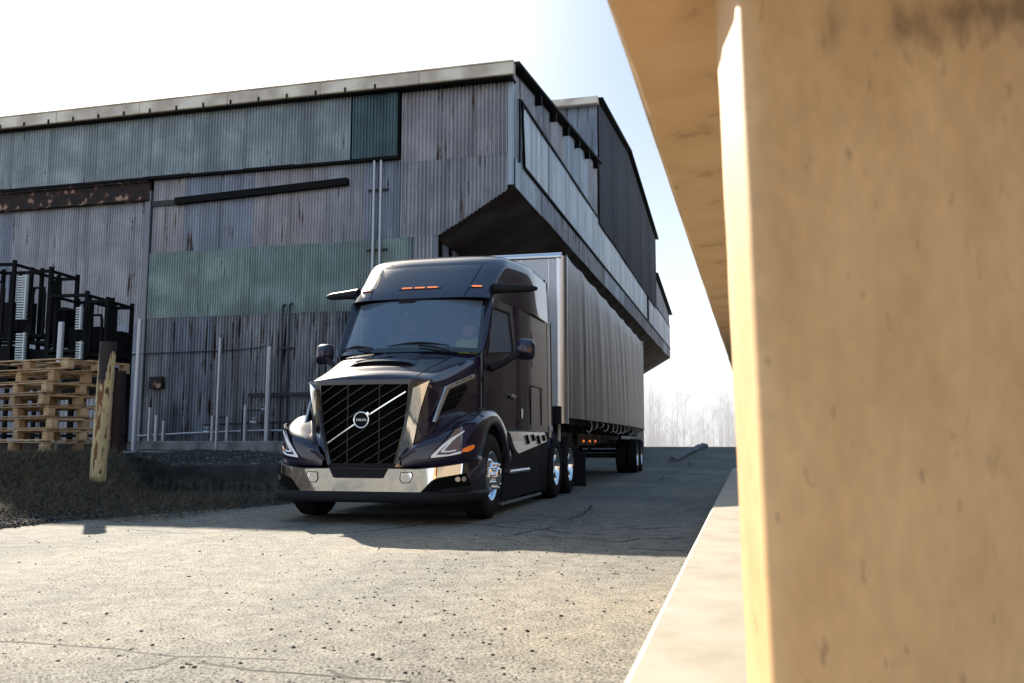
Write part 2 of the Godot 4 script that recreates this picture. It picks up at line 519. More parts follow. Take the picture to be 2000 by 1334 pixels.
func build_ground() -> void:
	var n := 1600
	var fine := noise(11, 0.42, 2).get_image(n, n)
	var mid := noise(12, 0.03, 4).get_image(n, n)
	var big := noise(13, 0.006, 4).get_seamless_image(512, 512)
	# wheel-worn streaks run along the road, slightly slanting
	var st_im := noise(14, 0.05, 3).get_image(160, 28)
	big.resize(n, n, Image.INTERPOLATE_CUBIC)
	st_im.resize(n, n, Image.INTERPOLATE_CUBIC)
	for im in [fine, mid, big, st_im]: im.convert(Image.FORMAT_L8)
	var f := fine.get_data()
	var m := mid.get_data()
	var b := big.get_data()
	var s := st_im.get_data()
	var crack := PackedByteArray()
	crack.resize(n * n)
	for line in CRACKS:
		var k := 0
		while k + 3 < line.size():
			var p0 := Vector2((line[k] - TX) / TS, (line[k + 1] - TZ) / TS) * n
			var p1 := Vector2((line[k + 2] - TX) / TS, (line[k + 3] - TZ) / TS) * n
			var steps := int(p0.distance_to(p1) * 1.5) + 1
			var wob := rng.randf_range(-1, 1)
			var amp := 0.6 if line[1] > -5.0 else 2.2
			var wide := 0 if line[1] > -5.0 else 3
			for q in steps:
				wob = clampf(wob + rng.randf_range(-0.45, 0.45), -3, 3)
				var p := p0.lerp(p1, float(q) / steps) + Vector2(wob * 0.6, wob) * amp
				var w := (2 if rng.randf() < 0.7 else 3) + (rng.randi() % (wide + 1))
				for yy in w:
					for xx in w:
						var ix := int(p.x) + xx
						var iy := int(p.y) + yy
						if ix >= 0 and iy >= 0 and ix < n and iy < n: crack[iy * n + ix] = 255
			k += 2
	var rgb := PackedByteArray()
	rgb.resize(n * n * 3)
	var hgt := PackedByteArray()
	hgt.resize(n * n)
	for i in n * n:
		var fi := clampi(f[i] + (rng.randi() & 63) - 32, 0, 255)
		var v := 0.235 + (fi - 128) * 0.0024 + (m[i] - 128) * 0.0007 + (b[i] - 128) * 0.0004 + (s[i] - 128) * 0.0006
		var warm := 0.875 - (b[i] - 128) * 0.0004 - (s[i] - 128) * 0.0004
		if fi < 66: v *= 0.42
		if crack[i] > 0:
			v = 0.03
			hgt[i] = 0
		else:
			hgt[i] = clampi(int(fi * 0.6 + m[i] * 0.3 + 30), 0, 255)
		# linear albedo to sRGB by a square root, close enough for a texture
		var e := sqrt(clampf(v, 0.01, 1.0)) * 255.0
		rgb[i * 3] = int(minf(e, 255.0))
		rgb[i * 3 + 1] = int(minf(e * (0.5 + warm * 0.535), 255.0))
		rgb[i * 3 + 2] = int(minf(e * warm, 255.0))
	var g := mat("asphalt", Color(0.93, 0.93, 0.93), 0.88)
	g.albedo_texture = ImageTexture.create_from_image(Image.create_from_data(n, n, false, Image.FORMAT_RGB8, rgb))
	bump(g, ImageTexture.create_from_image(Image.create_from_data(n, n, false, Image.FORMAT_L8, hgt)), 0.9)
	# one sheet, fine cells near the eye, to the horizon
	var xs := []
	var zs := []
	var v := -9.0
	while v < 1.0: xs.append(v); v += 0.06
	for e in [1.2, 1.6, 2.5, 4, 7, 12, 20, 40, 80, 160, 400, 900]: xs.append(float(e))
	for e in [-9.6, -11, -13, -16, -20, -26, -36, -60, -120, -300, -900]: xs.push_front(float(e))
	v = 2.0
	for e in [60, 20, 8, 4, 2, 1]: zs.append(float(e))
	v = 0.5
	while v > -13.0: zs.append(v); v -= 0.06
	while v > -60.0: zs.append(v); v -= 1.0
	for e in [-62, -66, -72, -80, -90, -100, -110, -120, -130, -145, -170, -220, -320, -500, -900, -1600]: zs.append(float(e))
	big_n = noise(21, 0.35, 3)
	small_n = noise(22, 3.5, 2)
	var verts := PackedVector3Array()
	var uvs := PackedVector2Array()
	var idx := PackedInt32Array()
	var nx := xs.size()
	for z in zs:
		for x in xs:
			var y := rise(z)
			if z > -30.0 and z < 1.0 and x > -9.5 and x < 1.5:
				y += big_n.get_noise_2d(x, z) * 0.012
				if z > -13.0: y += small_n.get_noise_2d(x, z) * 0.004
			verts.append(Vector3(x, y, z))
			uvs.append(Vector2((x - TX) / TS, (z - TZ) / TS))
	for j in zs.size() - 1:
		for i in nx - 1:
			var a := j * nx + i
			idx.append_array(PackedInt32Array([a, a + nx, a + nx + 1, a, a + nx + 1, a + 1]))
	var st := SurfaceTool.new()
	st.begin(Mesh.PRIMITIVE_TRIANGLES)
	for i in verts.size():
		st.set_uv(uvs[i])
		st.set_smooth_group(1)
		st.add_vertex(verts[i])
	for i in idx: st.add_index(i)
	st.generate_normals()
	var me := st.commit()
	me.surface_set_material(0, g)
	var o := inst("ground", me)
	tag(o, "worn pale asphalt yard with cracks and grit", "", "", "structure")

# the gravelly verge left of the road
func edge_x(z: float) -> float:
	var pts := [[-4.0, -8.2], [-7.9, -7.65], [-8.7, -7.56], [-9.75, -7.28], [-10.95, -6.85], [-11.9, -6.5], [-14.0, -6.2], [-24.0, -6.2]]
	for i in pts.size() - 1:
		if z <= pts[i][0] and z >= pts[i + 1][0]:
			return lerpf(pts[i][1], pts[i + 1][1], (z - pts[i][0]) / (pts[i + 1][0] - pts[i][0]))
	return pts[0][1] if z > pts[0][0] else pts[-1][1]

func bank_y(x: float, z: float) -> float:
	var d := edge_x(z) - x
	if d <= 0.0: return 0.0
	var slope := 0.03 + 0.28 * sstep(0.0, 1.5, d) + 0.43 * sstep(1.2, 3.4, d)
	var behind := 0.5 + 0.15 * sstep(-14.2, -18.0, z)
	var low := 0.05 * sstep(0.0, 0.4, d)
	# in front of the low retaining wall the ground stays near the road
	var near_wall := sstep(-0.75, 0.15, x - 0.742 * z) * sstep(-9.0, -11.0, z)
	var y := lerpf(slope, low, near_wall)
	if z < -13.95:
		y = lerpf(0.72, behind, sstep(-11.2, -9.8, x))
	return y

func build_bank() -> void:
	var nz := noise(61, 1.4, 4)
	var st := S()
	st.set_smooth_group(1)
	var zs := []
	var z := -4.0
	while z > -13.93: zs.append(z); z -= 0.12
	zs.append(-13.93); zs.append(-13.97)
	z = -14.1
	while z > -19.2: zs.append(z); z -= 0.25
	var rows := []
	for zz in zs:
		var row := PackedVector3Array()
		var e := edge_x(zz)
		for k in 70:
			var t := k / 69.0
			var d := -0.12 + 0.3 * t * 6.0 + 8.0 * t * t * t
			var x := e - d
			var y := bank_y(x, zz) + nz.get_noise_2d(x, zz) * 0.05 * sstep(0.0, 0.5, d)
			if d <= 0.0: y = -0.05
			elif d < 0.12: y = maxf(y, 0.012)
			row.append(Vector3(x, y + rise(zz), zz))
		rows.append(row)
	grid(st, rows, 1)
	var o := obj("verge", st, M.soil)
	tag(o, "dark gravelly verge rising from the road", "", "", "structure")
	# concrete pad under the pallets and the yard slab behind the plinth
	st = S()
	cbox(st, Vector3(-14.2, 0.50, -13.7), Vector3(6.4, 0.46, 4.4), 0.02)
	struct("pavement", st, M.grey_concrete)
	st = S()
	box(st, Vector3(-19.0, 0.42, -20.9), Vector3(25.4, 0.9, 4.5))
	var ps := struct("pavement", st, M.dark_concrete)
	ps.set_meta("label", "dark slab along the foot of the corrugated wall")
	# loose gravel and straw on the verge
	var chip := S()
	rock(chip, 0.5, 3)
	stone_field("gravel", chip, 9000, func() -> Array:
		var zz := rng.randf_range(-18.4, -7.2)
		var dd := absf(rng.randfn(0.0, 1.0)) * 0.9 if rng.randf() < 0.45 else rng.randf_range(0.0, 5.0)
		var xx := edge_x(zz) - dd + 0.1
		return [Vector3(xx, bank_y(xx, zz) + rng.randf_range(0.0, 0.02), zz), rng.randf_range(0.015, 0.05), lin(0.14, 0.14, 0.145).lerp(lin(0.04, 0.04, 0.042), rng.randf()) if zz > -14.0 else lin(0.3, 0.3, 0.31).lerp(lin(0.05, 0.05, 0.052), rng.randf())], "loose grey gravel strewn over the dark verge", "gravel")
	var blade := S()
	blade.set_smooth_group(-1)
	quad(blade, Vector3(-0.012, 0, 0), Vector3(0.012, 0, 0), Vector3(0.036, 0.55, 0.1), Vector3(0.016, 0.55, 0.1))
	quad(blade, Vector3(0.016, 0.55, 0.1), Vector3(0.036, 0.55, 0.1), Vector3(0.06, 0.75, 0.4), Vector3(0.06, 0.75, 0.4))
	var mm := MultiMesh.new()
	mm.transform_format = MultiMesh.TRANSFORM_3D
	mm.use_colors = true
	mm.mesh = mesh_of(blade, M.dry_grass)
	mm.instance_count = 26000
	for i in 26000:
		var zz := rng.randf_range(-13.8, -7.4)
		var dd := rng.randf_range(0.25, 3.6)
		var xx := edge_x(zz) - dd
		if xx - 0.742 * zz > -0.5 and zz < -12.4: zz += rng.randf_range(1.6, 4.0)
		var s := rng.randf_range(0.1, 0.26)
		var b := Basis.from_euler(Vector3(rng.randf_range(0.7, 1.5) * (1.0 if rng.randf() < 0.5 else -1.0), rng.randf_range(0, TAU), rng.randf_range(-0.9, 0.9))).scaled(Vector3(s, s, s))
		mm.set_instance_transform(i, Transform3D(b, Vector3(xx, bank_y(xx, zz) - 0.005, zz)))
		mm.set_instance_color(i, Color(1, 1, 1).lerp(Color(0.2, 0.19, 0.18), rng.randf()))
	var gi := MultiMeshInstance3D.new()
	gi.multimesh = mm
	gi.name = numbered("dry_grass")
	add_child(gi)
	tag(gi, "flattened dry straw and dead grass on the verge", "grass", "", "stuff")

func rock(st: SurfaceTool, r: float, seed_: int) -> void:
	var g := RandomNumberGenerator.new()
	g.seed = seed_
	var t := (1.0 + sqrt(5.0)) / 2.0
	var v := [Vector3(-1, t, 0), Vector3(1, t, 0), Vector3(-1, -t, 0), Vector3(1, -t, 0), Vector3(0, -1, t), Vector3(0, 1, t), Vector3(0, -1, -t), Vector3(0, 1, -t), Vector3(t, 0, -1), Vector3(t, 0, 1), Vector3(-t, 0, -1), Vector3(-t, 0, 1)]
	for i in 12: v[i] = v[i].normalized() * r * g.randf_range(0.65, 1.1) * Vector3(1, 0.7, 0.85)
	st.set_smooth_group(-1)
	for f in [[0, 11, 5], [0, 5, 1], [0, 1, 7], [0, 7, 10], [0, 10, 11], [1, 5, 9], [5, 11, 4], [11, 10, 2], [10, 7, 6], [7, 1, 8], [3, 9, 4], [3, 4, 2], [3, 2, 6], [3, 6, 8], [3, 8, 9], [4, 9, 5], [2, 4, 11], [6, 2, 10], [8, 6, 7], [9, 8, 1]]:
		tri(st, v[f[0]], v[f[2]], v[f[1]])

func stone_field(called: String, st: SurfaceTool, count: int, where: Callable, label: String, category: String) -> void:
	var mm := MultiMesh.new()
	mm.transform_format = MultiMesh.TRANSFORM_3D
	mm.use_colors = true
	mm.mesh = mesh_of(st, M.stone)
	mm.instance_count = count
	for i in count:
		var w: Array = where.call()
		var s: float = w[1]
		var b := Basis.from_euler(Vector3(rng.randf_range(-0.5, 0.5), rng.randf_range(0, TAU), rng.randf_range(-0.5, 0.5))).scaled(Vector3(s, s * rng.randf_range(0.6, 1.0), s))
		mm.set_instance_transform(i, Transform3D(b, w[0]))
		var c: Color = w[2]
		mm.set_instance_color(i, c.srgb_to_linear())
	var gi := MultiMeshInstance3D.new()
	gi.multimesh = mm
	gi.name = numbered(called)
	add_child(gi)
	tag(gi, label, category, "", "stuff")

func road_y(x: float, z: float) -> float:
	return big_n.get_noise_2d(x, z) * 0.012 + small_n.get_noise_2d(x, z) * 0.004

func build_small_stones() -> void:
	var st := S()
	rock(st, 0.5, 8)
	stone_field("grit", st, 5200, func() -> Array:
		var zz := -1.6 - pow(rng.randf(), 1.5) * 9.0
		var xx := rng.randf_range(-6.5, 0.3) + rng.randfn(0, 0.3)
		if rng.randf() < 0.5: xx = -1.6 + (zz + 5.0) * 0.12 + rng.randfn(0, 0.6)
		var big := pow(rng.randf(), 6.0)
		return [Vector3(xx, road_y(xx, zz), zz), 0.006 + 0.026 * big, lin(0.03, 0.028, 0.026).lerp(lin(0.22, 0.2, 0.17), pow(rng.randf(), 2.0))], "small dark stones and grit scattered on the road", "grit")
	# the worn surface itself is full of small chippings
	st = S()
	rock(st, 0.5, 15)
	stone_field("chippings", st, 30000, func() -> Array:
		var zz := -2.2 - pow(rng.randf(), 1.3) * 6.0
		var half := 0.3 + (-zz) * 0.48
		var xx := -0.26 * -zz - 0.45 + rng.randf_range(-half, half * 1.1)
		var c := lin(0.32, 0.28, 0.235).lerp(lin(0.16, 0.145, 0.12), rng.randf())
		return [Vector3(minf(xx, -0.32), road_y(minf(xx, -0.32), zz), zz), rng.randf_range(0.004, 0.0105), c], "pale chippings bedded in the worn sunlit asphalt", "chippings")

# ------------------------------------------------------------------ the steel hall
const ZW := -23.2
const SX := -6.0

# corrugated sheet: starts at o, runs along ux, faces un; its top and bottom may slope
func corr(o: Vector3, ux: Vector3, un: Vector3, x0: float, x1: float, ytop: Callable, ybot: Callable, pitch: float, amp: float, m: Material, called: String, parent: Node, warp := 0.006) -> MeshInstance3D:
	var st := S()
	st.set_smooth_group(1)
	var n := int(ceil((x1 - x0) / pitch * 6.0))
	var off := Vector2(rng.randf(), rng.randf())
	var wn := noise(rng.randi() % 10000, 0.7, 2)
	var cols := []
	var tilt := rng.randf_range(-0.004, 0.004)
	for i in n + 1:
		var x := x0 + (x1 - x0) * i / n
		var w := amp * sin(TAU * x / pitch)
		var yt: float = ytop.call(x)
		var yb: float = ybot.call(x)
		var col := []
		for k in 4:
			var y := lerpf(yb, yt, k / 3.0)
			col.append([o + ux * x + Vector3(0, y, 0) + un * (w + wn.get_noise_2d(x, y * 0.6) * warp + tilt * (x - x0)), Vector2(x / 6.0, -y / 6.0) + off])
		cols.append(col)
	for i in n:
		for k in 3:
			for q in [[i, k], [i, k + 1], [i + 1, k + 1], [i, k], [i + 1, k + 1], [i + 1, k]]:
				st.set_uv(cols[q[0]][q[1]][1])
				st.add_vertex(cols[q[0]][q[1]][0])
	return obj(called, st, m, parent)

func flat(v: float) -> Callable:
	return func(_x: float) -> float: return v

# a run of sheets side by side, each overlapping the next by a hair
func sheets(o: Vector3, ux: Vector3, un: Vector3, x0: float, x1: float, ytop: Callable, ybot: Callable, width: float, pitch: float, amp: float, mats: Array, parent: Node) -> void:
	var n := maxi(1, int(round((x1 - x0) / width)))
	for k in n:
		var a := x0 + (x1 - x0) * k / n
		var b := x0 + (x1 - x0) * (k + 1) / n + (0.03 if k < n - 1 else 0.0)
		var lift := 0.006 * (k % 2) + rng.randf_range(0, 0.003)
		var dy := rng.randf_range(-0.025, 0.025)
		var low := func(x: float) -> float: return float(ybot.call(x)) + dy
		corr(o + un * lift, ux, un, a, b, ytop, low, pitch, amp, M[mats[rng.randi() % mats.size()]], "corrugated_sheet", parent)

func build_hall() -> void:
	var h := thing("mill_hall", "old grey corrugated steel mill hall with overhanging upper storey behind the truck", "building", Vector3(SX, 0, ZW))
	h.position = Vector3.ZERO
	var X := Vector3.RIGHT
	var F := Vector3(0, 0, 1)
	var at := Vector3(0, 0, ZW)
	# core that keeps the light out, set back behind the sheets
	var st := S()
	box(st, Vector3(-19.2, 4.2, -49.7), Vector3(21.7, 8.4, 52.8))
	box(st, Vector3(-18.2, 9.6, -49.7), Vector3(24.3, 2.35, 52.8))
	obj("inner_wall", st, M.dark_steel, h)
	# upper band, proud of the wall
	var up := at + F * 0.14
	sheets(up, X, F, -30.0, -10.85, flat(10.93), flat(9.03), 1.75, 0.1, 0.034, ["sheet_green", "sheet_green", "sheet_green2"], h)
	sheets(up, X, F, -10.82, -9.38, flat(10.93), flat(9.03), 1.6, 0.1, 0.034, ["sheet_teal"], h)
	st = S()
	box(st, Vector3(-19.7, 8.985, ZW + 0.09), Vector3(20.7, 0.07, 0.18))
	box(st, Vector3(-9.36, 9.97, ZW + 0.07), Vector3(0.03, 1.92, 0.16))
	obj("drip_edge", st, M.dark_steel, h)
	# upper right corner field
	sheets(at + F * 0.03, X, F, -9.33, -6.16, flat(10.95), flat(8.86), 1.6, 0.115, 0.04, ["sheet_lilac", "sheet_lilac"], h)
	var soff := func(x: float) -> float: return 6.66 if x < -8.18 else lerpf(6.66, 7.96, (x + 8.18) / 2.18)
	sheets(at + F * 0.015, X, F, -9.33, -6.16, flat(8.9), soff, 1.6, 0.115, 0.04, ["sheet_blue", "sheet_rust2"], h)
	# corner post trim
	st = S()
	cbox(st, Vector3(-6.08, 9.46, ZW - 0.02), Vector3(0.17, 3.0, 0.14), 0.02)
	obj("corner_trim", st, M.sheet_pale, h)
	# middle wall
	sheets(at, X, F, -17.5, -9.33, flat(8.96), flat(6.64), 1.17, 0.095, 0.03, ["sheet_blue", "sheet_blue2", "sheet_lilac", "sheet_blue"], h)
	sheets(at + F * 0.02, X, F, -17.5, -8.95, flat(6.66), flat(4.63), 1.75, 0.085, 0.028, ["sheet_mint", "sheet_mint2", "sheet_mint"], h)
	sheets(at + F * 0.018, X, F, -8.93, -8.32, flat(6.66), flat(0.9), 0.8, 0.115, 0.04, ["sheet_blue"], h)
	sheets(at, X, F, -17.5, -8.95, flat(4.66), flat(0.92), 0.78, 0.1, 0.034, ["sheet_rust", "sheet_rust2", "sheet_rust"], h)
	# left bay: beam, tall sheets, ribbed lower sheets
	sheets(at, X, F, -30.0, -17.72, flat(8.34), flat(4.48), 2.4, 0.09, 0.03, ["sheet_blue", "sheet_blue2"], h)
	sheets(at + F * 0.02, X, F, -30.0, -17.72, flat(4.5), flat(0.9), 1.5, 0.15, 0.03, ["sheet_blue", "sheet_blue2"], h)
	sheets(at, X, F, -30.0, -17.72, flat(9.0), flat(8.3), 2.4, 0.1, 0.012, ["sheet_rust"], h)
	st = S()
	box(st, Vector3(-23.8, 8.6, ZW + 0.07), Vector3(12.5, 0.56, 0.1))
	box(st, Vector3(-23.8, 8.89, ZW + 0.12), Vector3(12.5, 0.03, 0.2))
	box(st, Vector3(-23.8, 8.31, ZW + 0.12), Vector3(12.5, 0.03, 0.2))
	obj("rusty_beam", st, M.rust_beam, h).set_meta("label", "rust-eaten steel beam across the left bay")
	st = S()
	cbox(st, Vector3(-17.61, 4.75, ZW + 0.03), Vector3(0.2, 7.75, 0.16), 0.015)
	obj("frame_post", st, M.sheet_rust, h)
	# sliding-door rail over the middle wall
	st = S()
	bar(st, Vector3(-16.6, 8.2, ZW + 0.1), Vector3(-10.92, 8.4, ZW + 0.1), 0.2, 0.2)
	obj("door_rail", st, M.dark_steel, h)
	st = S()
	box(st, Vector3(-17.03, 8.2, ZW + 0.05), Vector3(0.9, 0.16, 0.06))
	obj("door_rail_end", st, M.pipe_dark, h)
	# gutter fascia in lengths with joints, hung on brackets
	var x := -30.0
	while x < -5.9:
		var x2 := minf(x + 3.05, -5.88)
		st = S()
		cbox(st, Vector3((x + x2) / 2.0, 11.15, ZW + 0.34), Vector3(x2 - x - 0.008, 0.36, 0.24), 0.02)
		cbox(st, Vector3((x + x2) / 2.0, 11.35, ZW + 0.38), Vector3(x2 - x - 0.012, 0.035, 0.2), 0.008)
		obj("gutter_length", st, M.fascia, h)
		x = x2
	st = S()
	box(st, Vector3(-17.95, 10.95, ZW + 0.12), Vector3(24.0, 0.05, 0.5))
	obj("eave_board", st, M.dark_steel, h)
	x = -29.5
	while x < -9.2:
		st = S()
		box(st, Vector3(x, 11.02, ZW + 0.475), Vector3(0.045, 0.13, 0.03))
		obj("gutter_bracket", st, M.dark_steel, h)
		x += 0.93
	# soffit of the overhang and the recessed lower flank
	st = S()
	st.set_smooth_group(-1)
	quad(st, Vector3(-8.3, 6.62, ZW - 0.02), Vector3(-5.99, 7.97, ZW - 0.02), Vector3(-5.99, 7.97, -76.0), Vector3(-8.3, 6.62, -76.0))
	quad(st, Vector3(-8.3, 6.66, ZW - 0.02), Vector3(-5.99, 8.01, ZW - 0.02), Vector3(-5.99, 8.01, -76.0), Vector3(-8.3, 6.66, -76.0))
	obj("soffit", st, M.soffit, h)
	var side := Vector3(0, 0, -1)
	var R := Vector3.RIGHT
	sheets(Vector3(-8.32, 0, ZW), side, R, 0.6, 52.8, flat(6.6), flat(0.3), 8.7, 0.2, 0.02, ["sheet_rust2", "sheet_blue2"], h)
	for k in 3:
		st = S()
		box(st, Vector3(-8.28, 6.0, ZW - 0.5 - k * 0.9), Vector3(0.08, 1.2, 0.08))
		obj("mullion", st, M.dark_steel, h)
	st = S()
	box(st, Vector3(-8.26, 3.4, ZW - 0.03), Vector3(0.12, 6.5, 0.1))
	obj("corner_trim", st, M.sheet_rust2, h)
	# flank above the overhang: rusty foot strip, pale cladding, upper strip under the sloping eave
	var so := Vector3(SX, 0, ZW)
	var eave := func(s: float) -> float: return 11.2 + 1.78 * clampf(s, 0, 14.5) / 14.5 if s < 40.3 else lerpf(12.9, 11.62, (s - 40.3) / 12.5)
	sheets(so + R * 0.03, side, R, 0.1, 52.8, flat(8.78), flat(7.95), 3.3, 0.2, 0.012, ["sheet_rust", "sheet_pale", "sheet_rust2"], h)
	sheets(so + R * 0.05, side, R, 1.0, 52.6, flat(10.58), flat(8.74), 3.45, 0.3, 0.008, ["sheet_white", "sheet_white", "sheet_pale"], h)
	sheets(so, side, R, 0.1, 14.6, eave, flat(10.5), 2.4, 0.13, 0.02, ["sheet_lilac", "sheet_rust", "sheet_pale"], h)
	sheets(so, side, R, 40.0, 52.8, eave, flat(10.5), 2.5, 0.13, 0.02, ["sheet_rust2", "sheet_lilac"], h)
	sheets(so, side, R, 0.1, 1.05, flat(10.6), flat(8.7), 1.0, 0.13, 0.02, ["sheet_pale"], h)
	st = S()
	bar(st, Vector3(SX + 0.08, 10.6, ZW - 0.6), Vector3(SX + 0.08, 10.6, ZW - 52.6), 0.05, 0.07)
	bar(st, Vector3(SX + 0.08, 8.76, ZW - 1.0), Vector3(SX + 0.08, 8.76, ZW - 52.6), 0.05, 0.06)
	bar(st, Vector3(SX + 0.07, 8.76, ZW - 1.0), Vector3(SX + 0.07, 10.6, ZW - 0.72), 0.05, 0.07, Vector3.RIGHT)
	bar(st, Vector3(SX + 0.07, 8.74, ZW - 0.45), Vector3(SX + 0.07, 10.6, ZW - 0.45), 0.05, 0.05, Vector3.RIGHT)
	obj("cladding_trim", st, M.dark_steel, h)
	for sz in [34.6, 35.2]:
		st = S()
		box(st, Vector3(SX + 0.07, 9.67, ZW - sz), Vector3(0.06, 1.85, 0.12))
		obj("cladding_post", st, M.dark_steel, h)
	# sloping eave edge with purlin ends
	st = S()
	bar(st, Vector3(SX + 0.14, 11.32, ZW - 0.05), Vector3(SX + 0.14, 13.05, ZW - 14.5), 0.3, 0.07)
	obj("eave_edge", st, M.dark_steel, h)
	st = S()
	bar(st, Vector3(SX + 0.14, 12.95, ZW - 40.3), Vector3(SX + 0.14, 11.7, ZW - 52.9), 0.3, 0.07)
	obj("eave_edge", st, M.dark_steel, h)
	for k in 6:
		var s := 2.6 + k * 2.2
		st = S()
		box(st, Vector3(SX + 0.13, float(eave.call(s)) - 0.16, ZW - s), Vector3(0.2, 0.28, 0.12))
		obj("purlin_end", st, M.dark_steel, h)
	# roof slopes
	st = S()
	st.set_smooth_group(-1)
	quad(st, Vector3(-30, 11.38, ZW + 0.3), Vector3(-5.75, 11.38, ZW + 0.3), Vector3(-5.75, 13.1, ZW - 14.6), Vector3(-30, 13.1, ZW - 14.6))
	obj("roof", st, M.roof_sheet, h)
	st = S()
	st.set_smooth_group(-1)
	quad(st, Vector3(-30, 13.0, ZW - 40.3), Vector3(-5.75, 13.0, ZW - 40.3), Vector3(-5.75, 11.7, ZW - 53.0), Vector3(-30, 11.7, ZW - 53.0))
	obj("roof", st, M.roof_sheet, h)
	st = S()
	st.set_smooth_group(-1)
	quad(st, Vector3(-30, 11.6, ZW - 53.0), Vector3(-6.0, 11.6, ZW - 53.0), Vector3(-6.0, 8.0, ZW - 53.0), Vector3(-30, 8.0, ZW - 53.0))
	tri(st, Vector3(-8.3, 6.66, ZW - 53.0), Vector3(-8.3, 8.0, ZW - 53.0), Vector3(-6.0, 8.0, ZW - 53.0))
	quad(st, Vector3(-30, 8.0, ZW - 53.0), Vector3(-8.3, 8.0, ZW - 53.0), Vector3(-8.3, 0, ZW - 53.0), Vector3(-30, 0, ZW - 53.0))
	obj("end_wall", st, M.roof_sheet, h)
	# raised monitor: pale front, navy flank, shallow gable
	var z2 := ZW - 14.6
	var gable := func(s: float) -> float: return 15.85 + 1.0 * s / 10.3 if s < 10.3 else lerpf(16.85, 15.4, (s - 10.3) / 15.6)
	sheets(Vector3(0, 0, z2), X, F, -12.0, -5.95, flat(15.75), flat(12.8), 1.5, 0.14, 0.02, ["sheet_rust", "sheet_blue", "sheet_rust2", "sheet_rust"], h)
	sheets(Vector3(-5.88, 0, z2), side, R, 0.0, 25.9, gable, flat(10.4), 3.2, 0.16, 0.016, ["sheet_navy"], h)
	st = S()
	cbox(st, Vector3(-9.0, 15.9, z2 + 0.2), Vector3(6.3, 0.34, 0.3), 0.03)
	obj("monitor_fascia", st, M.fascia, h)
	st = S()
	bar(st, Vector3(-5.8, 15.98, z2 + 0.2), Vector3(-5.8, 16.98, z2 - 10.3), 0.3, 0.1)
	bar(st, Vector3(-5.8, 16.98, z2 - 10.3), Vector3(-5.8, 15.52, z2 - 26.0), 0.3, 0.1)
	obj("monitor_eave", st, M.dark_steel, h)
	st = S()
	st.set_smooth_group(-1)
	quad(st, Vector3(-30, 15.95, z2), Vector3(-5.8, 15.95, z2), Vector3(-5.8, 16.95, z2 - 10.3), Vector3(-30, 16.95, z2 - 10.3))
	quad(st, Vector3(-30, 16.95, z2 - 10.3), Vector3(-5.8, 16.95, z2 - 10.3), Vector3(-5.8, 15.5, z2 - 26.0), Vector3(-30, 15.5, z2 - 26.0))
	quad(st, Vector3(-30, 15.5, z2 - 25.8), Vector3(-5.9, 15.5, z2 - 25.8), Vector3(-5.9, 10.5, z2 - 25.8), Vector3(-30, 10.5, z2 - 25.8))
	obj("monitor_roof", st, M.roof_sheet, h)
	# rain pipes, wall conduits and the meter box belong to the wall
	for px in [-10.1, -9.89]:
		st = S()
		tube(st, [Vector3(px, 9.0, ZW + 0.12), Vector3(px, 6.0, ZW + 0.12), Vector3(px, 1.0, ZW + 0.12)], 0.042, 10)
		obj("conduit", st, M.galv, h)
	for py in [8.1, 6.35]:
		st = S()
		box(st, Vector3(-10.0, py, ZW + 0.06), Vector3(0.62, 0.05, 0.06))
		obj("conduit_strut", st, M.pipe_dark, h)
	st = S()
	cbox(st, Vector3(-16.98, 2.67, ZW + 0.12), Vector3(0.44, 0.36, 0.18), 0.015)
	obj("meter_box", st, M.rust_beam, h)
	for px in [[-12.87, 4.83], [-12.65, 4.85]]:
		st = S()
		tube(st, [Vector3(px[0], 0.95, ZW + 0.14), Vector3(px[0], px[1], ZW + 0.14), Vector3(px[0] + 0.03, px[1] + 0.06, ZW + 0.05)], 0.035, 8)
		obj("wall_pipe", st, M.pipe_dark, h)
	st = S()
	box(st, Vector3(-12.8, 2.26, ZW + 0.2), Vector3(2.1, 0.1, 0.1))
	obj("pipe_rail", st, M.pipe_dark, h)
	st = S()
	box(st, Vector3(-12.76, 3.6, ZW + 0.12), Vector3(0.45, 0.06, 0.08))
	obj("pipe_clamp", st, M.pipe_dark, h)
	st = S()
	tube(st, [Vector3(-19.0, 3.5, ZW + 0.1), Vector3(-17.5, 3.56, ZW + 0.1), Vector3(-15.0, 3.58, ZW + 0.1), Vector3(-14.2, 3.6, ZW + 0.1), Vector3(-13.3, 3.68, ZW + 0.1), Vector3(-13.3, 3.0, ZW + 0.1)], 0.018, 6)
	obj("wall_cable", st, M.pipe_dark, h)

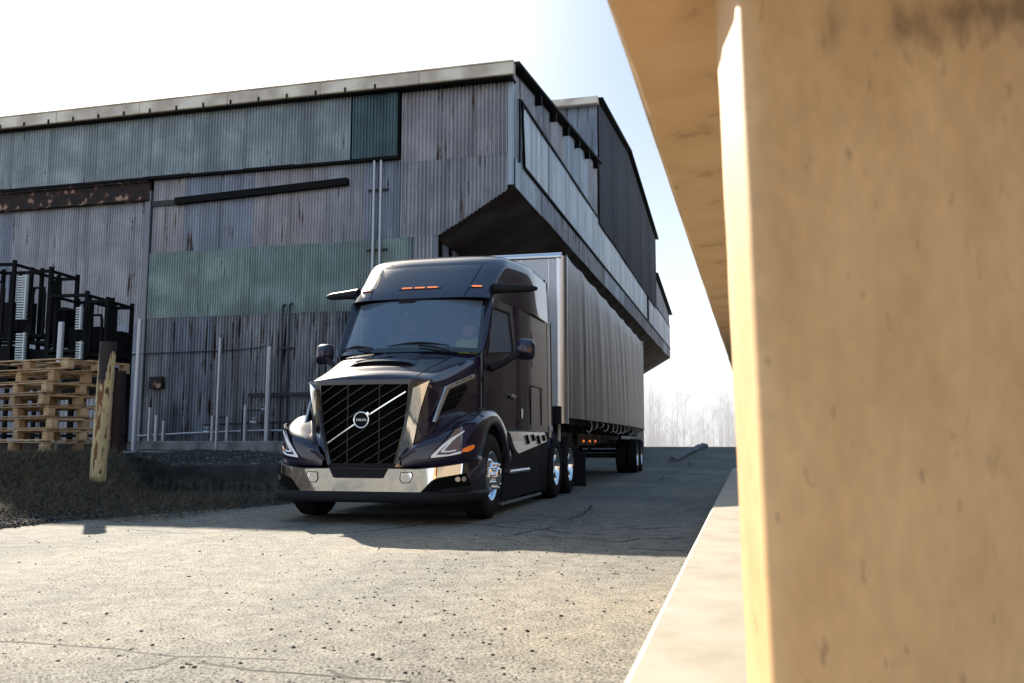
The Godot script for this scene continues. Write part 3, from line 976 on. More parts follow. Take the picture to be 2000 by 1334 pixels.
# ------------------------------------------------------------------ the tan concrete frame at the right
func build_concrete_frame() -> void:
	# pillar: a long wall-like pier with a rounded near-left corner
	var st := S()
	var prof := []
	var x0 := -0.018
	var z0 := -1.42
	# left face turned a little towards the viewer, then a soft corner, then the broad front
	prof.append(Vector2(x0 + 0.03, z0 - 0.60))
	prof.append(Vector2(x0 + 0.004, z0 - 0.45))
	prof.append(Vector2(x0, z0 - 0.38))
	prof.append(Vector2(x0 + 0.008, z0 - 0.31))
	for k in 8: prof.append(Vector2(x0 + lerpf(0.012, 0.034, k / 7.0), z0 - lerpf(0.25, 0.09, k / 7.0)))
	for k in 7:
		var a := deg_to_rad(lerpf(12.0, 90.0, k / 6.0))
		prof.append(Vector2(x0 + 0.083 - cos(a) * 0.048, z0 - 0.048 + sin(a) * 0.048))
	prof.append(Vector2(0.5, z0))
	prof.append(Vector2(1.1, z0))
	prof.append(Vector2(1.1, z0 - 0.6))
	var wn := noise(77, 1.6, 3)
	# paint of the pillar: mottled tan with old stains, the worst of them high on the right
	var pn := 512
	var im := Image.create(pn, pn, false, Image.FORMAT_RGB8)
	var n1 := noise(901, 0.012, 5)
	var n2 := noise(902, 0.05, 4)
	var n3 := noise(903, 0.016, 3)
	for iy in pn:
		for ix in pn:
			var px := ix / float(pn) * 0.75 - 0.1
			var py := 2.0 - iy / float(pn) * 1.7
			var a := n1.get_noise_2d(ix, iy * 0.7)
			var b := n2.get_noise_2d(ix, iy)
			var col := Color(0.81, 0.65, 0.455).lerp(Color(0.865, 0.71, 0.515), clampf(0.5 + a * 0.9, 0, 1))
			var spot := clampf((n3.get_noise_2d(ix * 2.6, iy * 1.9 + 400) - 0.5) * 4.0, 0.0, 1.0)
			col = col.lerp(Color(0.47, 0.38, 0.27), spot * 0.4)
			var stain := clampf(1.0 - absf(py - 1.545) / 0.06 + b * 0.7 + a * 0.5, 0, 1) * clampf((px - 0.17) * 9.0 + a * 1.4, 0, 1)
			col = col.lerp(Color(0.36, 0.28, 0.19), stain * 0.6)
			im.set_pixel(ix, iy, col * (1.0 + b * 0.05))
	M.pillar_paint.albedo_texture = ImageTexture.create_from_image(im)
	st.set_smooth_group(1)
	var pt := func(i: int, k: int) -> void:
		var y := lerpf(0.3, 2.0, k / 30.0)
		var p: Vector2 = prof[i]
		var e := wn.get_noise_2d(p.x * 3.0, y * 3.0) * 0.0012
		st.set_uv(Vector2((p.x + 0.1 - (p.y + 1.42) * 0.5) / 0.75, (2.0 - y) / 1.7))
		st.add_vertex(Vector3(p.x + e - 0.019 * (y - 0.9), y, p.y + e))
	for k in 30:
		for i in prof.size() - 1:
			for q in [[i, k], [i, k + 1], [i + 1, k + 1], [i, k], [i + 1, k + 1], [i + 1, k]]: pt.call(q[0], q[1])
	var o := obj("concrete_pillar", st, M.pillar_paint)
	tag(o, "huge blurred tan concrete pillar filling the right side", "pillar")
	# ledge below and beam above, both running away beside the road
	st = S()
	var led := []
	for p in [Vector2(-0.30, -0.2), Vector2(-0.30, 0.325), Vector2(-0.275, 0.35), Vector2(0.6, 0.35), Vector2(0.6, -0.2)]:
		var row := PackedVector3Array()
		for k in 21: row.append(Vector3(p.x - 0.0 * k, p.y + wn.get_noise_2d(p.x * 4.0, k * 2.7) * 0.004, 0.2 - 1.0 * k))
		led.append(row)
	grid(st, led, -1)
	o = obj("concrete_ledge", st, M.pale_concrete)
	tag(o, "sunlit pale concrete ledge running along the road edge at lower right", "ledge")
	st = S()
	var bm := []
	for p in [Vector2(-0.29, 2.5), Vector2(-0.30, 1.9), Vector2(-0.28, 1.88), Vector2(0.62, 1.88), Vector2(0.62, 2.5), Vector2(-0.29, 2.5)]:
		var row := PackedVector3Array()
		for k in 35:
			var z := 0.3 - 0.52 * k
			var e := wn.get_noise_2d(p.y * 6.0, z * 6.0) * 0.003
			row.append(Vector3(p.x + e - z * 0.012, p.y + e, z))
		bm.append(row)
	grid(st, bm, -1)
	o = obj("concrete_beam", st, M.tan_concrete)
	tag(o, "long tan concrete beam overhead running into the distance", "beam")

# ------------------------------------------------------------------ far wood
func build_trees() -> void:
	var st := S()
	var g := RandomNumberGenerator.new()
	g.seed = 99
	for t in 260:
		var x := g.randf_range(-70, 30)
		var z := g.randf_range(-190, -135)
		var hgt := g.randf_range(10.0, 17.0)
		var base := Vector3(x, -6.2, z)
		var top := base + Vector3(g.randf_range(-1, 1), hgt, g.randf_range(-1, 1))
		tube(st, [base, base.lerp(top, 0.5) + Vector3(g.randf_range(-0.4, 0.4), 0, 0), top], [0.11, 0.07, 0.015], 4, false)
		for k in 16:
			var f := g.randf_range(0.3, 0.95)
			var s := base.lerp(top, f)
			var a := g.randf_range(0, TAU)
			var l := (1.0 - f) * 5.0 + 1.0
			var e := s + Vector3(cos(a) * l * 0.6, l * g.randf_range(0.5, 1.0), sin(a) * l * 0.6)
			tube(st, [s, e], [0.035 * (1.2 - f) + 0.01, 0.008], 3, false)
			for q in 4:
				var s2 := s.lerp(e, g.randf_range(0.3, 0.9))
				tube(st, [s2, s2 + Vector3(g.randf_range(-1, 1), g.randf_range(0.4, 1.3), g.randf_range(-1, 1))], [0.014, 0.006], 3, false)
	# winter haze lying beyond the crest
	var fog := FogVolume.new()
	fog.name = numbered("haze_bank")
	fog.shape = RenderingServer.FOG_VOLUME_SHAPE_BOX
	fog.size = Vector3(260, 22, 68)
	fog.position = Vector3(-20, 2, -107)
	var fm := FogMaterial.new()
	fm.density = 0.017
	fm.albedo = Color(0.98, 0.98, 1.0)
	fog.material = fm
	add_child(fog)
	tag(fog, "pale winter haze hanging between the far trees", "haze", "", "stuff")
	var o := obj("bare_wood", st, M.bark)
	tag(o, "pale bare winter trees in the haze beyond the road crest", "trees", "", "stuff")

# long shed on the other side of the road, out of the frame: the truck's flank mirrors it
func build_far_shed() -> void:
	var h := thing("long_shed", "long brown shed across the road, seen only as a reflection in the truck's side", "building", Vector3(13.0, 0, -66.0))
	var st := S()
	box(st, Vector3(6.0, 7.0, 0), Vector3(12.0, 14.0, 110.0))
	obj("wall", st, M.shed_wall, h)
	st = S()
	box(st, Vector3(5.6, 14.12, 0), Vector3(13.2, 0.2, 111.0))
	obj("roof", st, M.roof_sheet, h)
	for k in 8:
		st = S()
		box(st, Vector3(-0.04, 2.2, -27.0 + k * 7.6), Vector3(0.1, 4.2, 3.6))
		obj("shed_door", st, M.dark_steel, h)

# tan warehouse beyond the right edge of the picture: the bumper's corner mirrors its window rows
func build_tan_warehouse() -> void:
	var h := thing("tan_warehouse", "tan warehouse with window rows, seen only mirrored in the chrome bumper", "building", Vector3(13.5, 0, 6.0))
	var st := S()
	box(st, Vector3(5.0, 4.5, 0), Vector3(10.0, 9.0, 30.0))
	obj("wall", st, M.tan_wall, h)
	for r in 2:
		for k in 9:
			var w := Node3D.new()
			w.name = "window"
			h.add_child(w, true)
			var c := Vector3(-0.02, 2.6 + r * 3.4, -13.0 + k * 3.2)
			st = S()
			box(st, c, Vector3(0.06, 1.9, 1.7))
			obj("pane", st, M.gloss_black, w)
			st = S()
			box(st, c + Vector3(-0.03, 0, 0), Vector3(0.08, 0.07, 1.75))
			box(st, c + Vector3(-0.03, 0, 0), Vector3(0.08, 1.95, 0.07))
			obj("glazing_bar", st, M.trailer_white, w)
	st = S()
	box(st, Vector3(4.9, 9.1, 0), Vector3(10.6, 0.2, 30.6))
	obj("roof", st, M.roof_sheet, h)

# ------------------------------------------------------------------ tractor
const TRUCK_AT := Vector3(-4.16, 0, -10.37)
const TRUCK_TURN := 0.01658

var plan_b := []
var plan_n := []

func plan_table(a: float, zc: float, d: float) -> Array:
	var t := PackedFloat32Array()
	var x := PackedFloat32Array()
	var z := PackedFloat32Array()
	var acc := 0.0
	for i in 201:
		var th := PI / 2.0 * i / 200.0
		x.append(a * pow(sin(th), 0.5))
		z.append(zc - d * (1.0 - pow(maxf(cos(th), 0.0), 2.0 / 3.0)))
		if i > 0: acc += Vector2(x[i] - x[i - 1], z[i] - z[i - 1]).length()
		t.append(acc)
	return [t, x, z]

func plan_at(tab: Array, tt: float) -> Array:
	var s := signf(tt) if tt != 0.0 else 1.0
	var t: PackedFloat32Array = tab[0]
	var a := minf(absf(tt), t[200] - 0.001)
	var i := clampi(t.bsearch(a), 1, 200)
	var k := (a - t[i - 1]) / (t[i] - t[i - 1])
	var dx: float = tab[1][i] - tab[1][i - 1]
	var dz: float = tab[2][i] - tab[2][i - 1]
	var n := Vector2(-dz, dx).normalized()
	return [Vector2(s * (tab[1][i - 1] + k * dx), tab[2][i - 1] + k * dz), Vector2(n.x * s, n.y)]

func on_bumper(t: float, y: float, out: float) -> Vector3:
	var p := plan_at(plan_b, t)
	return Vector3(p[0].x + p[1].x * out, y, p[0].y + p[1].y * out)

func on_nose(t: float, y: float, out: float) -> Vector3:
	var p := plan_at(plan_n, t)
	return Vector3(p[0].x + p[1].x * out, y, p[0].y + p[1].y * out)

func on_grille(x: float, y: float, out: float) -> Vector3:
	# beyond the inner edge of the chrome trims the face folds back towards the sides
	var fold := maxf(0.0, absf(x) - tab_at([[0.63, 0.395], [0.81, 0.45], [0.98, 0.495], [1.28, 0.555], [1.5, 0.585]], y)) * 0.6
	return Vector3(x, y, 1.13 - 0.22 * x * x + 0.015 * (y - 0.63) - fold + out)

func side_x(z: float) -> float:
	return 0.76 + (1.0 - z) * 0.147

func on_hood_side(z: float, y: float, out: float) -> Vector3:
	return Vector3(side_x(z) + out, y, z)

func cab_x(z: float) -> float:
	return tab_at([[-0.3, 0.985], [-0.45, 1.0], [-0.7, 1.04], [-1.0, 1.075], [-1.6, 1.12], [-1.75, 1.155], [-2.2, 1.185], [-3.6, 1.21]], -z, -1.0)

func on_cab(z: float, y: float, out: float) -> Vector3:
	var tuck := 0.05 * sstep(2.2, 2.8, y) * (1.0 - sstep(1.6, 2.4, -z) * 0.6)
	return Vector3(cab_x(z) - tuck + out, y, z)

func on_skirt(z: float, y: float, out: float) -> Vector3:
	return Vector3(1.21 + out - 0.08 * (1.05 - y), y, z)

func tab_at(tab: Array, v: float, sg := 1.0) -> float:
	var n := tab.size()
	if v <= sg * tab[0][0]: return tab[0][1]
	for i in n - 1:
		var a: float = sg * tab[i][0]
		var b: float = sg * tab[i + 1][0]
		if v <= b: return lerpf(tab[i][1], tab[i + 1][1], (v - a) / (b - a))
	return tab[n - 1][1]

func flipx(f: Callable) -> Callable:
	return func(a: float, b: float, c: float) -> Vector3:
		var p: Vector3 = f.call(a, b, c)
		return Vector3(-p.x, p.y, p.z)

func windscreen_at(a: float, b: float, out := 0.0) -> Vector3:
	return Vector3(a * lerpf(0.985, 0.935, b), lerpf(2.06, 2.80, b) - 0.012 * a * a, lerpf(-0.15, -0.6, b) - 0.26 * a * a * absf(a) + out)

func make_wheel(called: String, parent: Node, at: Vector3, side: float, kind: String) -> Node3D:
	var w := Node3D.new()
	w.name = called
	parent.add_child(w, true)
	w.position = at
	var half := 0.145
	var offs := [0.0] if kind == "steer" else [0.0, -0.33]
	for o in offs:
		var st := S()
		var prof := [[0.295, 0.125], [0.31, 0.142], [0.36, half], [0.42, half], [0.46, 0.138], [0.486, 0.122], [0.497, 0.112]]
		for g in [0.085, 0.03, -0.03, -0.085]:
			prof.append_array([[0.502, g + 0.009], [0.487, g + 0.006], [0.487, g - 0.006], [0.502, g - 0.009]])
		prof.append_array([[0.497, -0.112], [0.486, -0.122], [0.46, -0.138], [0.42, -half], [0.36, -half], [0.31, -0.142], [0.295, -0.125]])
		lathe(st, prof, Vector3(o * side, 0, 0), 48, 1, side)
		obj("tyre", st, M.tyre, w)
	var st := S()
	if kind == "steer":
		lathe(st, [[0.292, 0.05], [0.296, 0.128], [0.288, 0.138], [0.279, 0.128], [0.272, 0.09], [0.262, 0.062], [0.25, 0.06], [0.235, 0.078], [0.21, 0.108], [0.185, 0.124], [0.16, 0.128], [0.1, 0.128]], Vector3.ZERO, 48, 1, side)
		obj("rim", st, M.chrome, w)
		st = S()
		lathe(st, [[0.168, 0.126], [0.168, 0.15], [0.11, 0.155], [0.108, 0.2], [0.1, 0.222], [0.07, 0.235], [0.0, 0.238]], Vector3.ZERO, 32, 1, side)
		for k in 10:
			var a := TAU * k / 10.0 + 0.15
			var c := Vector3(0, sin(a) * 0.142, cos(a) * 0.142)
			lathe(st, [[0.03, 0.135], [0.028, 0.16], [0.021, 0.165], [0.02, 0.205], [0.013, 0.218], [0.0, 0.22]], c, 10, 1, side)
		obj("hub", st, M.chrome, w)
		st = S()
		for k in 10:
			var a := TAU * (k + 0.5) / 10.0 + 0.15
			var c := Vector3(side * 0.0935, sin(a) * 0.2225, cos(a) * 0.2225)
			var nrm := Vector3(side * 0.77, sin(a) * 0.64, cos(a) * 0.64)
			var tx := Vector3(0, cos(a), -sin(a))
			var ty := nrm.cross(tx).normalized()
			st.set_smooth_group(-1)
			for q in 14:
				var a0 := TAU * q / 14.0
				var a1 := TAU * (q + 1) / 14.0
				tri(st, c + nrm * 0.004, c + nrm * 0.004 + (tx * cos(a0) + ty * sin(a0)) * 0.027, c + nrm * 0.004 + (tx * cos(a1) + ty * sin(a1)) * 0.027)
		obj("hand_hole", st, M.recess, w)
	else:
		var m: Material = M.chrome if kind == "drive" else M.alu
		lathe(st, [[0.292, 0.05], [0.296, 0.128], [0.288, 0.138], [0.279, 0.128], [0.272, 0.09], [0.262, 0.03], [0.25, -0.04], [0.235, -0.055], [0.2, -0.06], [0.12, -0.06]], Vector3.ZERO, 48, 1, side)
		obj("rim", st, m, w)
		st = S()
		lathe(st, [[0.15, -0.06], [0.145, -0.04], [0.115, -0.03], [0.11, 0.06], [0.095, 0.085], [0.0, 0.095]], Vector3.ZERO, 28, 1, side)
		for k in 10:
			var a := TAU * k / 10.0
			lathe(st, [[0.02, -0.06], [0.02, -0.03], [0.012, -0.015], [0.0, -0.014]], Vector3(0, sin(a) * 0.17, cos(a) * 0.17), 8, 1, side)
		obj("hub", st, m, w)
	return w

func text(called: String, s: String, size: float, depth: float, m: Material, parent: Node, at: Vector3, b: Basis, font_name := "Droid Sans") -> void:
	var t := TextMesh.new()
	var f := SystemFont.new()
	f.font_names = PackedStringArray([font_name])
	f.font_weight = 700
	t.font = f
	t.text = s
	t.font_size = 48
	t.pixel_size = size / 48.0
	t.depth = depth
	t.material = m
	var o := inst(called, t, parent)
	o.transform = Transform3D(b, at)

func build_tractor() -> void:
	plan_b = plan_table(1.24, 1.18, 0.98)
	plan_n = plan_table(1.22, 1.12, 0.98)
	var T := thing("semi_tractor", "dark plum sleeper-cab semi tractor with chrome bumper and slanted grille", "truck", TRUCK_AT, TRUCK_TURN)
	var st := S()
	# ---- hood
	var yc := [[1.085, 1.575], [1.07, 1.62], [1.02, 1.668], [0.92, 1.712], [0.7, 1.78], [0.4, 1.872], [0.1, 1.962], [-0.16, 2.035]]
	var sh := [[0.96, 1.555], [0.945, 1.575], [0.91, 1.597], [0.8, 1.632], [0.42, 1.745], [0.0, 1.875], [-0.45, 2.0]]
	var sx := [[0.96, 0.715], [0.945, 0.722], [0.91, 0.728], [0.8, 0.737], [0.42, 0.775], [0.0, 0.845], [-0.45, 0.935]]
	var rows := []
	var ss := [0.0, 0.012, 0.035, 0.07, 0.12, 0.2, 0.3, 0.42, 0.55, 0.68, 0.8, 0.9, 0.96, 1.0]
	for s in ss:
		var z0 := lerpf(1.085, -0.16, s)
		var z1 := lerpf(0.955, -0.45, s)
		var z2 := lerpf(0.95, -0.48, s)
		var c := tab_at(yc, z0 * -1.0, -1.0)
		var ys := tab_at(sh, z1 * -1.0, -1.0)
		var xs := tab_at(sx, z1 * -1.0, -1.0)
		var xm := side_x(z2)
		var half := []
		for k in 7:
			var u := k / 7.0
			half.append(Vector3(xs * u, lerpf(c, ys, pow(u, 2.6) * 0.86), lerpf(z0, z1, u * u)))
		half.append(Vector3(xs * 0.955, lerpf(c, ys, 0.80), lerpf(z0, z1, 0.92)))
		half.append(Vector3(xs, ys, z1))
		var fr := pow(1.0 - sstep(0.0, 0.16, s), 1.5)
		for e in [[lerpf(xs, xm, 0.55), ys - 0.045], [lerpf(xs, xm, 0.9), ys - 0.12], [xm, ys - 0.24], [xm, 1.15], [xm, 1.0], [xm, 0.85], [xm, 0.66]]:
			# the front edge of the panel follows the chrome trim, further back it runs along the side
			var ex := tab_at([[0.62, 0.495], [0.77, 0.555], [0.94, 0.595], [1.2, 0.645], [1.42, 0.70], [1.56, 0.735]], e[1])
			var ez := on_grille(ex, e[1], 0.012).z
			half.append(Vector3(lerpf(e[0], ex, fr), e[1], lerpf(z2, ez, fr)))
		var row := PackedVector3Array()
		for k in range(half.size() - 1, 0, -1): row.append(Vector3(-half[k].x, half[k].y, half[k].z))
		for h in half: row.append(h)
		rows.append(row)
	grid(st, rows, 1, true)
	var hood := obj("hood", st, M.paint, T)
	# hood cut line
	st = S()
	for sg in [-1.0, 1.0]:
		var pts := []
		for k in 12:
			var s := k / 11.0
			var zz := lerpf(1.07, -0.22, s)
			var u := lerpf(0.78, 0.76, s)
			var z0 := zz + 0.045
			var c := tab_at(yc, z0 * -1.0, -1.0)
			var z1 := lerpf(0.955, -0.45, (1.085 - z0) / 1.245)
			var xs := tab_at(sx, z1 * -1.0, -1.0)
			var ys := tab_at(sh, z1 * -1.0, -1.0)
			pts.append(Vector3(sg * xs * u, lerpf(c, ys, pow(u, 2.6) * 0.86) + 0.001, lerpf(z0, z1, u * u)))
		tube(st, pts, 0.004, 5, false)
	obj("panel_gap", st, M.recess, hood)
	# air scoop: a low raised mouth facing forward, its roof running back into the hood
	st = S()
	rows = []
	for k in 11:
		var q := k / 10.0
		var z := lerpf(0.60, 0.0, q)
		var row := PackedVector3Array()
		for j in 21:
			var u := j / 10.0 - 1.0
			var e := 1.0 - pow(absf(u), 5.0)
			row.append(Vector3(u * (0.44 - 0.06 * q), tab_at(yc, -z, -1.0) - 0.02 * u * u - 0.004 + 0.052 * (1.0 - sstep(0.0, 1.0, q)) * e, z - 0.05 * u * u))
		rows.append(row)
	grid(st, rows, 1)
	obj("scoop_roof", st, M.paint, hood)
	st = S()
	var r0 := PackedVector3Array()
	var r1 := PackedVector3Array()
	for p in rows[0]:
		r1.append(p + Vector3(0, -0.003, -0.012))
		r0.append(Vector3(p.x, minf(p.y - 0.004, tab_at(yc, -p.z, -1.0) - 0.03), p.z - 0.012))
	grid(st, [r0, r1], 1)
	obj("scoop_mouth", st, M.recess, hood)
	st = S()
	for k in 8:
		var x := -0.35 + 0.1 * k
		box(st, Vector3(x, tab_at(yc, -0.6, -1.0) + 0.016, 0.592 - 0.26 * x * x), Vector3(0.006, 0.05, 0.006))
	obj("scoop_ribs", st, M.black_plastic, hood)
	# lower lip in front of the mouth
	st = S()
	rows = []
	for k in 6:
		var q := k / 5.0
		var z := lerpf(0.76, 0.615, q)
		var row := PackedVector3Array()
		for j in 17:
			var u := j / 8.0 - 1.0
			var e := 1.0 - pow(absf(u), 4.0)
			row.append(Vector3(u * 0.40, tab_at(yc, -z, -1.0) - 0.018 * u * u - 0.004 + 0.012 * sin(q * PI) * e, z - 0.05 * u * u))
		rows.append(row)
	grid(st, rows, 1)
	obj("scoop_lip", st, M.paint, hood)
	# ---- fenders
	var crest := [[1.11, 0.74], [1.1, 0.82], [1.05, 0.9], [1.0, 0.95], [0.9, 1.015], [0.7, 1.11], [0.4, 1.215], [0.1, 1.28], [-0.2, 1.30], [-0.4, 1.265], [-0.6, 1.175], [-0.75, 1.06], [-0.86, 0.92], [-0.92, 0.8]]
	for sg in [-1.0, 1.0]:
		st = S()
		rows = []
		for z in [1.112, 1.1, 1.08, 1.05, 1.02, 0.98, 0.93, 0.87, 0.8, 0.7, 0.6, 0.5, 0.4, 0.25, 0.1, -0.05, -0.2, -0.35, -0.5, -0.62, -0.72, -0.8, -0.86, -0.92]:
			var q: float = 1.0 - (1.12 - z) / 0.98
			var xm := 1.22 * pow(1.0 - pow(maxf(q, 0.0), 3.0), 0.25)
			var yf := tab_at(crest, -z, -1.0)
			var inx := maxf(minf(0.5 + (1.11 - z) * 0.9, side_x(z) - 0.03), 0.42)
			if z < -0.45: inx = 0.97
			inx = minf(inx, xm - 0.06)
			var dz: float = z + 0.12
			var yl := 0.64
			if absf(dz) < 0.64: yl = maxf(0.5 + sqrt(0.64 * 0.64 - dz * dz) * 0.98, 0.64)
			yl = minf(yl, yf - 0.10)
			var w := xm - inx
			var row := PackedVector3Array()
			for p in [Vector2(inx, yf - 0.05), Vector2(inx + w * 0.3, yf - 0.012), Vector2(inx + w * 0.55, yf + 0.004), Vector2(inx + w * 0.78, yf - 0.004), Vector2(xm - 0.035, yf - 0.022), Vector2(xm - 0.01, yf - 0.055), Vector2(xm, yf - 0.095), Vector2(xm, lerpf(yf - 0.095, yl, 0.5)), Vector2(xm, yl), Vector2(xm - 0.06, yl - 0.005)]:
				row.append(Vector3(sg * p.x, p.y, z))
			rows.append(row)
		grid(st, rows, 1, sg < 0)
		var fe := obj("fender", st, M.paint, T)
		# wheel-arch lining
		st = S()
		rows = []
		for k in 15:
			var a := PI * k / 14.0
			var zz := -0.12 + cos(a) * 0.635
			var yy := 0.45 + sin(a) * 0.66
			rows.append(PackedVector3Array([Vector3(sg * 1.15, yy, zz), Vector3(sg * 0.72, yy, zz)]))
		grid(st, rows, 1)
		obj("arch_lining", st, M.black_plastic, fe)
		# ---- headlight
		var hl := Node3D.new()
		hl.name = "headlight"
		T.add_child(hl, true)
		var lens := [[0.787, 0.725], [0.794, 0.751], [0.991, 0.951], [1.071, 1.047], [1.231, 1.107], [1.413, 1.121], [1.315, 1.006], [1.218, 0.909], [1.211, 0.877], [1.316, 0.885], [1.384, 0.866], [1.364, 0.833], [1.282, 0.796], [1.162, 0.776], [0.937, 0.741]]
		var drl := [[0.795, 0.730], [0.805, 0.757], [0.925, 0.877], [1.024, 0.951], [1.188, 1.035], [1.181, 1.015], [1.036, 0.930], [0.936, 0.851], [0.852, 0.762], [0.992, 0.766], [1.110, 0.797], [1.148, 0.803], [1.135, 0.776], [0.992, 0.751]]
		var drl2 := [[0.905, 0.791], [0.915, 0.814], [1.025, 0.930], [1.114, 0.988], [1.108, 0.975], [1.036, 0.917], [0.937, 0.809], [0.992, 0.805], [1.082, 0.822], [1.079, 0.808], [0.992, 0.793]]
		var amb := [[1.155, 0.792], [1.168, 0.829], [1.249, 0.855], [1.334, 0.874], [1.363, 0.860], [1.344, 0.833], [1.249, 0.796]]
		var grow := []
		var cen := Vector2(1.1, 0.9)
		for p in lens:
			var d := (Vector2(p[0], p[1]) - cen)
			d += d.normalized() * 0.012
			grow.append([cen.x + d.x, cen.y + d.y])
		for e in [["bezel", grow, M.recess, 0.004, 0.02], ["lens", lens, M.lamp_lens, 0.012, 0.03], ["light_strip", drl, M.lamp_white, 0.018, 0.008], ["light_strip", drl2, M.lamp_white, 0.017, 0.008], ["turn_signal", amb, M.lamp_amber, 0.018, 0.01]]:
			st = S()
			patch(st, e[1] if sg > 0 else mirror_poly(e[1]), on_nose, 0.03, e[4], e[3])
			obj(e[0], st, e[2], hl)
	# ---- bumper
	st = S()
	var body := [[-1.72, 0.30], [1.72, 0.30], [1.72, 0.735], [1.5, 0.71], [1.25, 0.685], [0.9, 0.635], [0.66, 0.618], [-0.66, 0.618], [-0.9, 0.635], [-1.25, 0.685], [-1.5, 0.71], [-1.72, 0.735]]
	patch(st, body, on_bumper, 0.05, 0.1)
	var bp := obj("bumper", st, M.paint, T)
	st = S()
	var half_c := [[0.35, 0.612], [0.663, 0.606], [0.881, 0.626], [1.251, 0.675], [1.284, 0.574], [0.882, 0.516], [0.824, 0.485], [0.71, 0.362]]
	var ch := [[-0.30, 0.515], [-0.27, 0.508], [0.27, 0.508], [0.30, 0.515]]
	ch.append_array(half_c)
	for k in range(half_c.size() - 1, -1, -1): ch.append([-half_c[k][0], half_c[k][1]])
	var bumpy := func(t: float, y: float, out: float) -> Vector3:
		# the chrome face: flat band in the middle, facets towards the corners
		var roll := 0.004 * (1.0 - pow(clampf((y - 0.36) / 0.27, 0, 1) * 2.0 - 1.0, 2.0))
		return on_bumper(t, y, out + roll)
	patch(st, ch, bumpy, 0.04, 0.04, 0.012)
	obj("chrome_face", st, M.chrome, bp)
	st = S()
	patch(st, [[-0.345, 0.612], [0.345, 0.612], [0.29, 0.512], [-0.29, 0.512]], on_bumper, 0.05, 0.0, 0.006)
	obj("lower_intake", st, M.black_plastic, bp)
	st = S()
	rows = []
	for e in [[0.37, 0.004], [0.355, 0.026], [0.34, 0.034], [0.285, 0.034], [0.25, 0.02], [0.24, -0.05], [0.25, -0.25]]:
		var row := PackedVector3Array()
		for k in 49: row.append(on_bumper(-1.7 + 3.4 * k / 48.0, e[0] - 0.012 * pow(absf(k / 24.0 - 1.0), 2.0), e[1]))
		rows.append(row)
	grid(st, rows, 1, true)
	obj("air_dam", st, M.black_plastic, bp)
	for sg in [-1.0, 1.0]:
		var fog := [[0.725, 0.362], [0.85, 0.49], [0.955, 0.522], [1.24, 0.558], [1.332, 0.42], [1.3, 0.362]]
		st = S()
		patch(st, fog if sg > 0 else mirror_poly(fog), on_bumper, 0.05, 0.0, 0.005)
		obj("fog_recess", st, M.recess, bp)
		var sill := [[0.86, 0.362], [0.98, 0.40], [1.33, 0.43], [1.31, 0.362]]
		st = S()
		patch(st, sill if sg > 0 else mirror_poly(sill), on_bumper, 0.05, 0.02, 0.022)
		obj("recess_sill", st, M.black_plastic, bp)
		for k in 2:
			var t0 := 1.12 + 0.085 * k
			st = S()
			var ring := []
			for q in 16: ring.append([(t0 + cos(TAU * q / 16.0) * 0.034) * sg, 0.497 + sin(TAU * q / 16.0) * 0.028])
			patch(st, ring, on_bumper, 0.02, 0.01, 0.016)
			obj("fog_light", st, M.satin_metal, bp)
		var tow := [[0.49, 0.575], [0.615, 0.58], [0.628, 0.55], [0.622, 0.52], [0.59, 0.458], [0.505, 0.456], [0.478, 0.50]]
		for e in [["tow_cover_gap", 1.0, M.recess, 0.0135], ["tow_cover", 0.86, M.chrome, 0.0155]]:
			var tp := []
			for p in tow: tp.append([(0.553 + (p[0] - 0.553) * e[1]) * sg, 0.517 + (p[1] - 0.517) * e[1]])
			st = S()
			patch(st, tp, bumpy, 0.03, 0.006, e[3])
			obj(e[0], st, e[2], bp)
	# ---- grille
	var gr := Node3D.new()
	gr.name = "grille"
	T.add_child(gr, true)
	var open_half := [[0.53, 1.545], [0.515, 1.35], [0.485, 1.1], [0.44, 0.92], [0.40, 0.78], [0.372, 0.665]]
	var trim := [[0.735, 1.59], [0.59, 1.50], [0.56, 1.28], [0.50, 0.98], [0.455, 0.81], [0.40, 0.63], [0.485, 0.63], [0.545, 0.77], [0.585, 0.94], [0.635, 1.2], [0.69, 1.42]]
	for sg in [-1.0, 1.0]:
		st = S()
		patch(st, trim if sg > 0 else mirror_poly(trim), on_grille, 0.04, 0.05, 0.028)
		obj("chrome_trim", st, M.chrome, gr)
		var sur := [[0.74, 1.605]]
		sur.append_array(open_half)
		sur.append_array([[0.36, 0.62], [0.50, 0.62], [0.56, 0.77], [0.62, 1.0], [0.69, 1.35]])
		st = S()
		patch(st, sur if sg > 0 else mirror_poly(sur), on_grille, 0.05, 0.1, 0.0)
		obj("surround", st, M.gloss_black, gr)
	st = S()
	patch(st, [[-0.74, 1.60], [0.74, 1.60], [0.53, 1.545], [-0.53, 1.545]], on_grille, 0.05, 0.08, 0.004)
	obj("header", st, M.paint, gr)
	st = S()
	patch(st, [[-0.5, 0.60], [0.5, 0.60], [0.372, 0.668], [-0.372, 0.668]], on_grille, 0.05, 0.08, 0.004)
	obj("sill", st, M.black_plastic, gr)
	st = S()
	patch(st, [[-0.55, 0.62], [0.55, 0.62], [0.55, 1.58], [-0.55, 1.58]], on_grille, 0.06, 0.0, -0.11)
	obj("backing", st, M.recess, gr)
	var op := PackedVector2Array()
	for p in open_half: op.append(Vector2(p[0], p[1]))
	for k in range(open_half.size() - 1, -1, -1): op.append(Vector2(-open_half[k][0], open_half[k][1]))
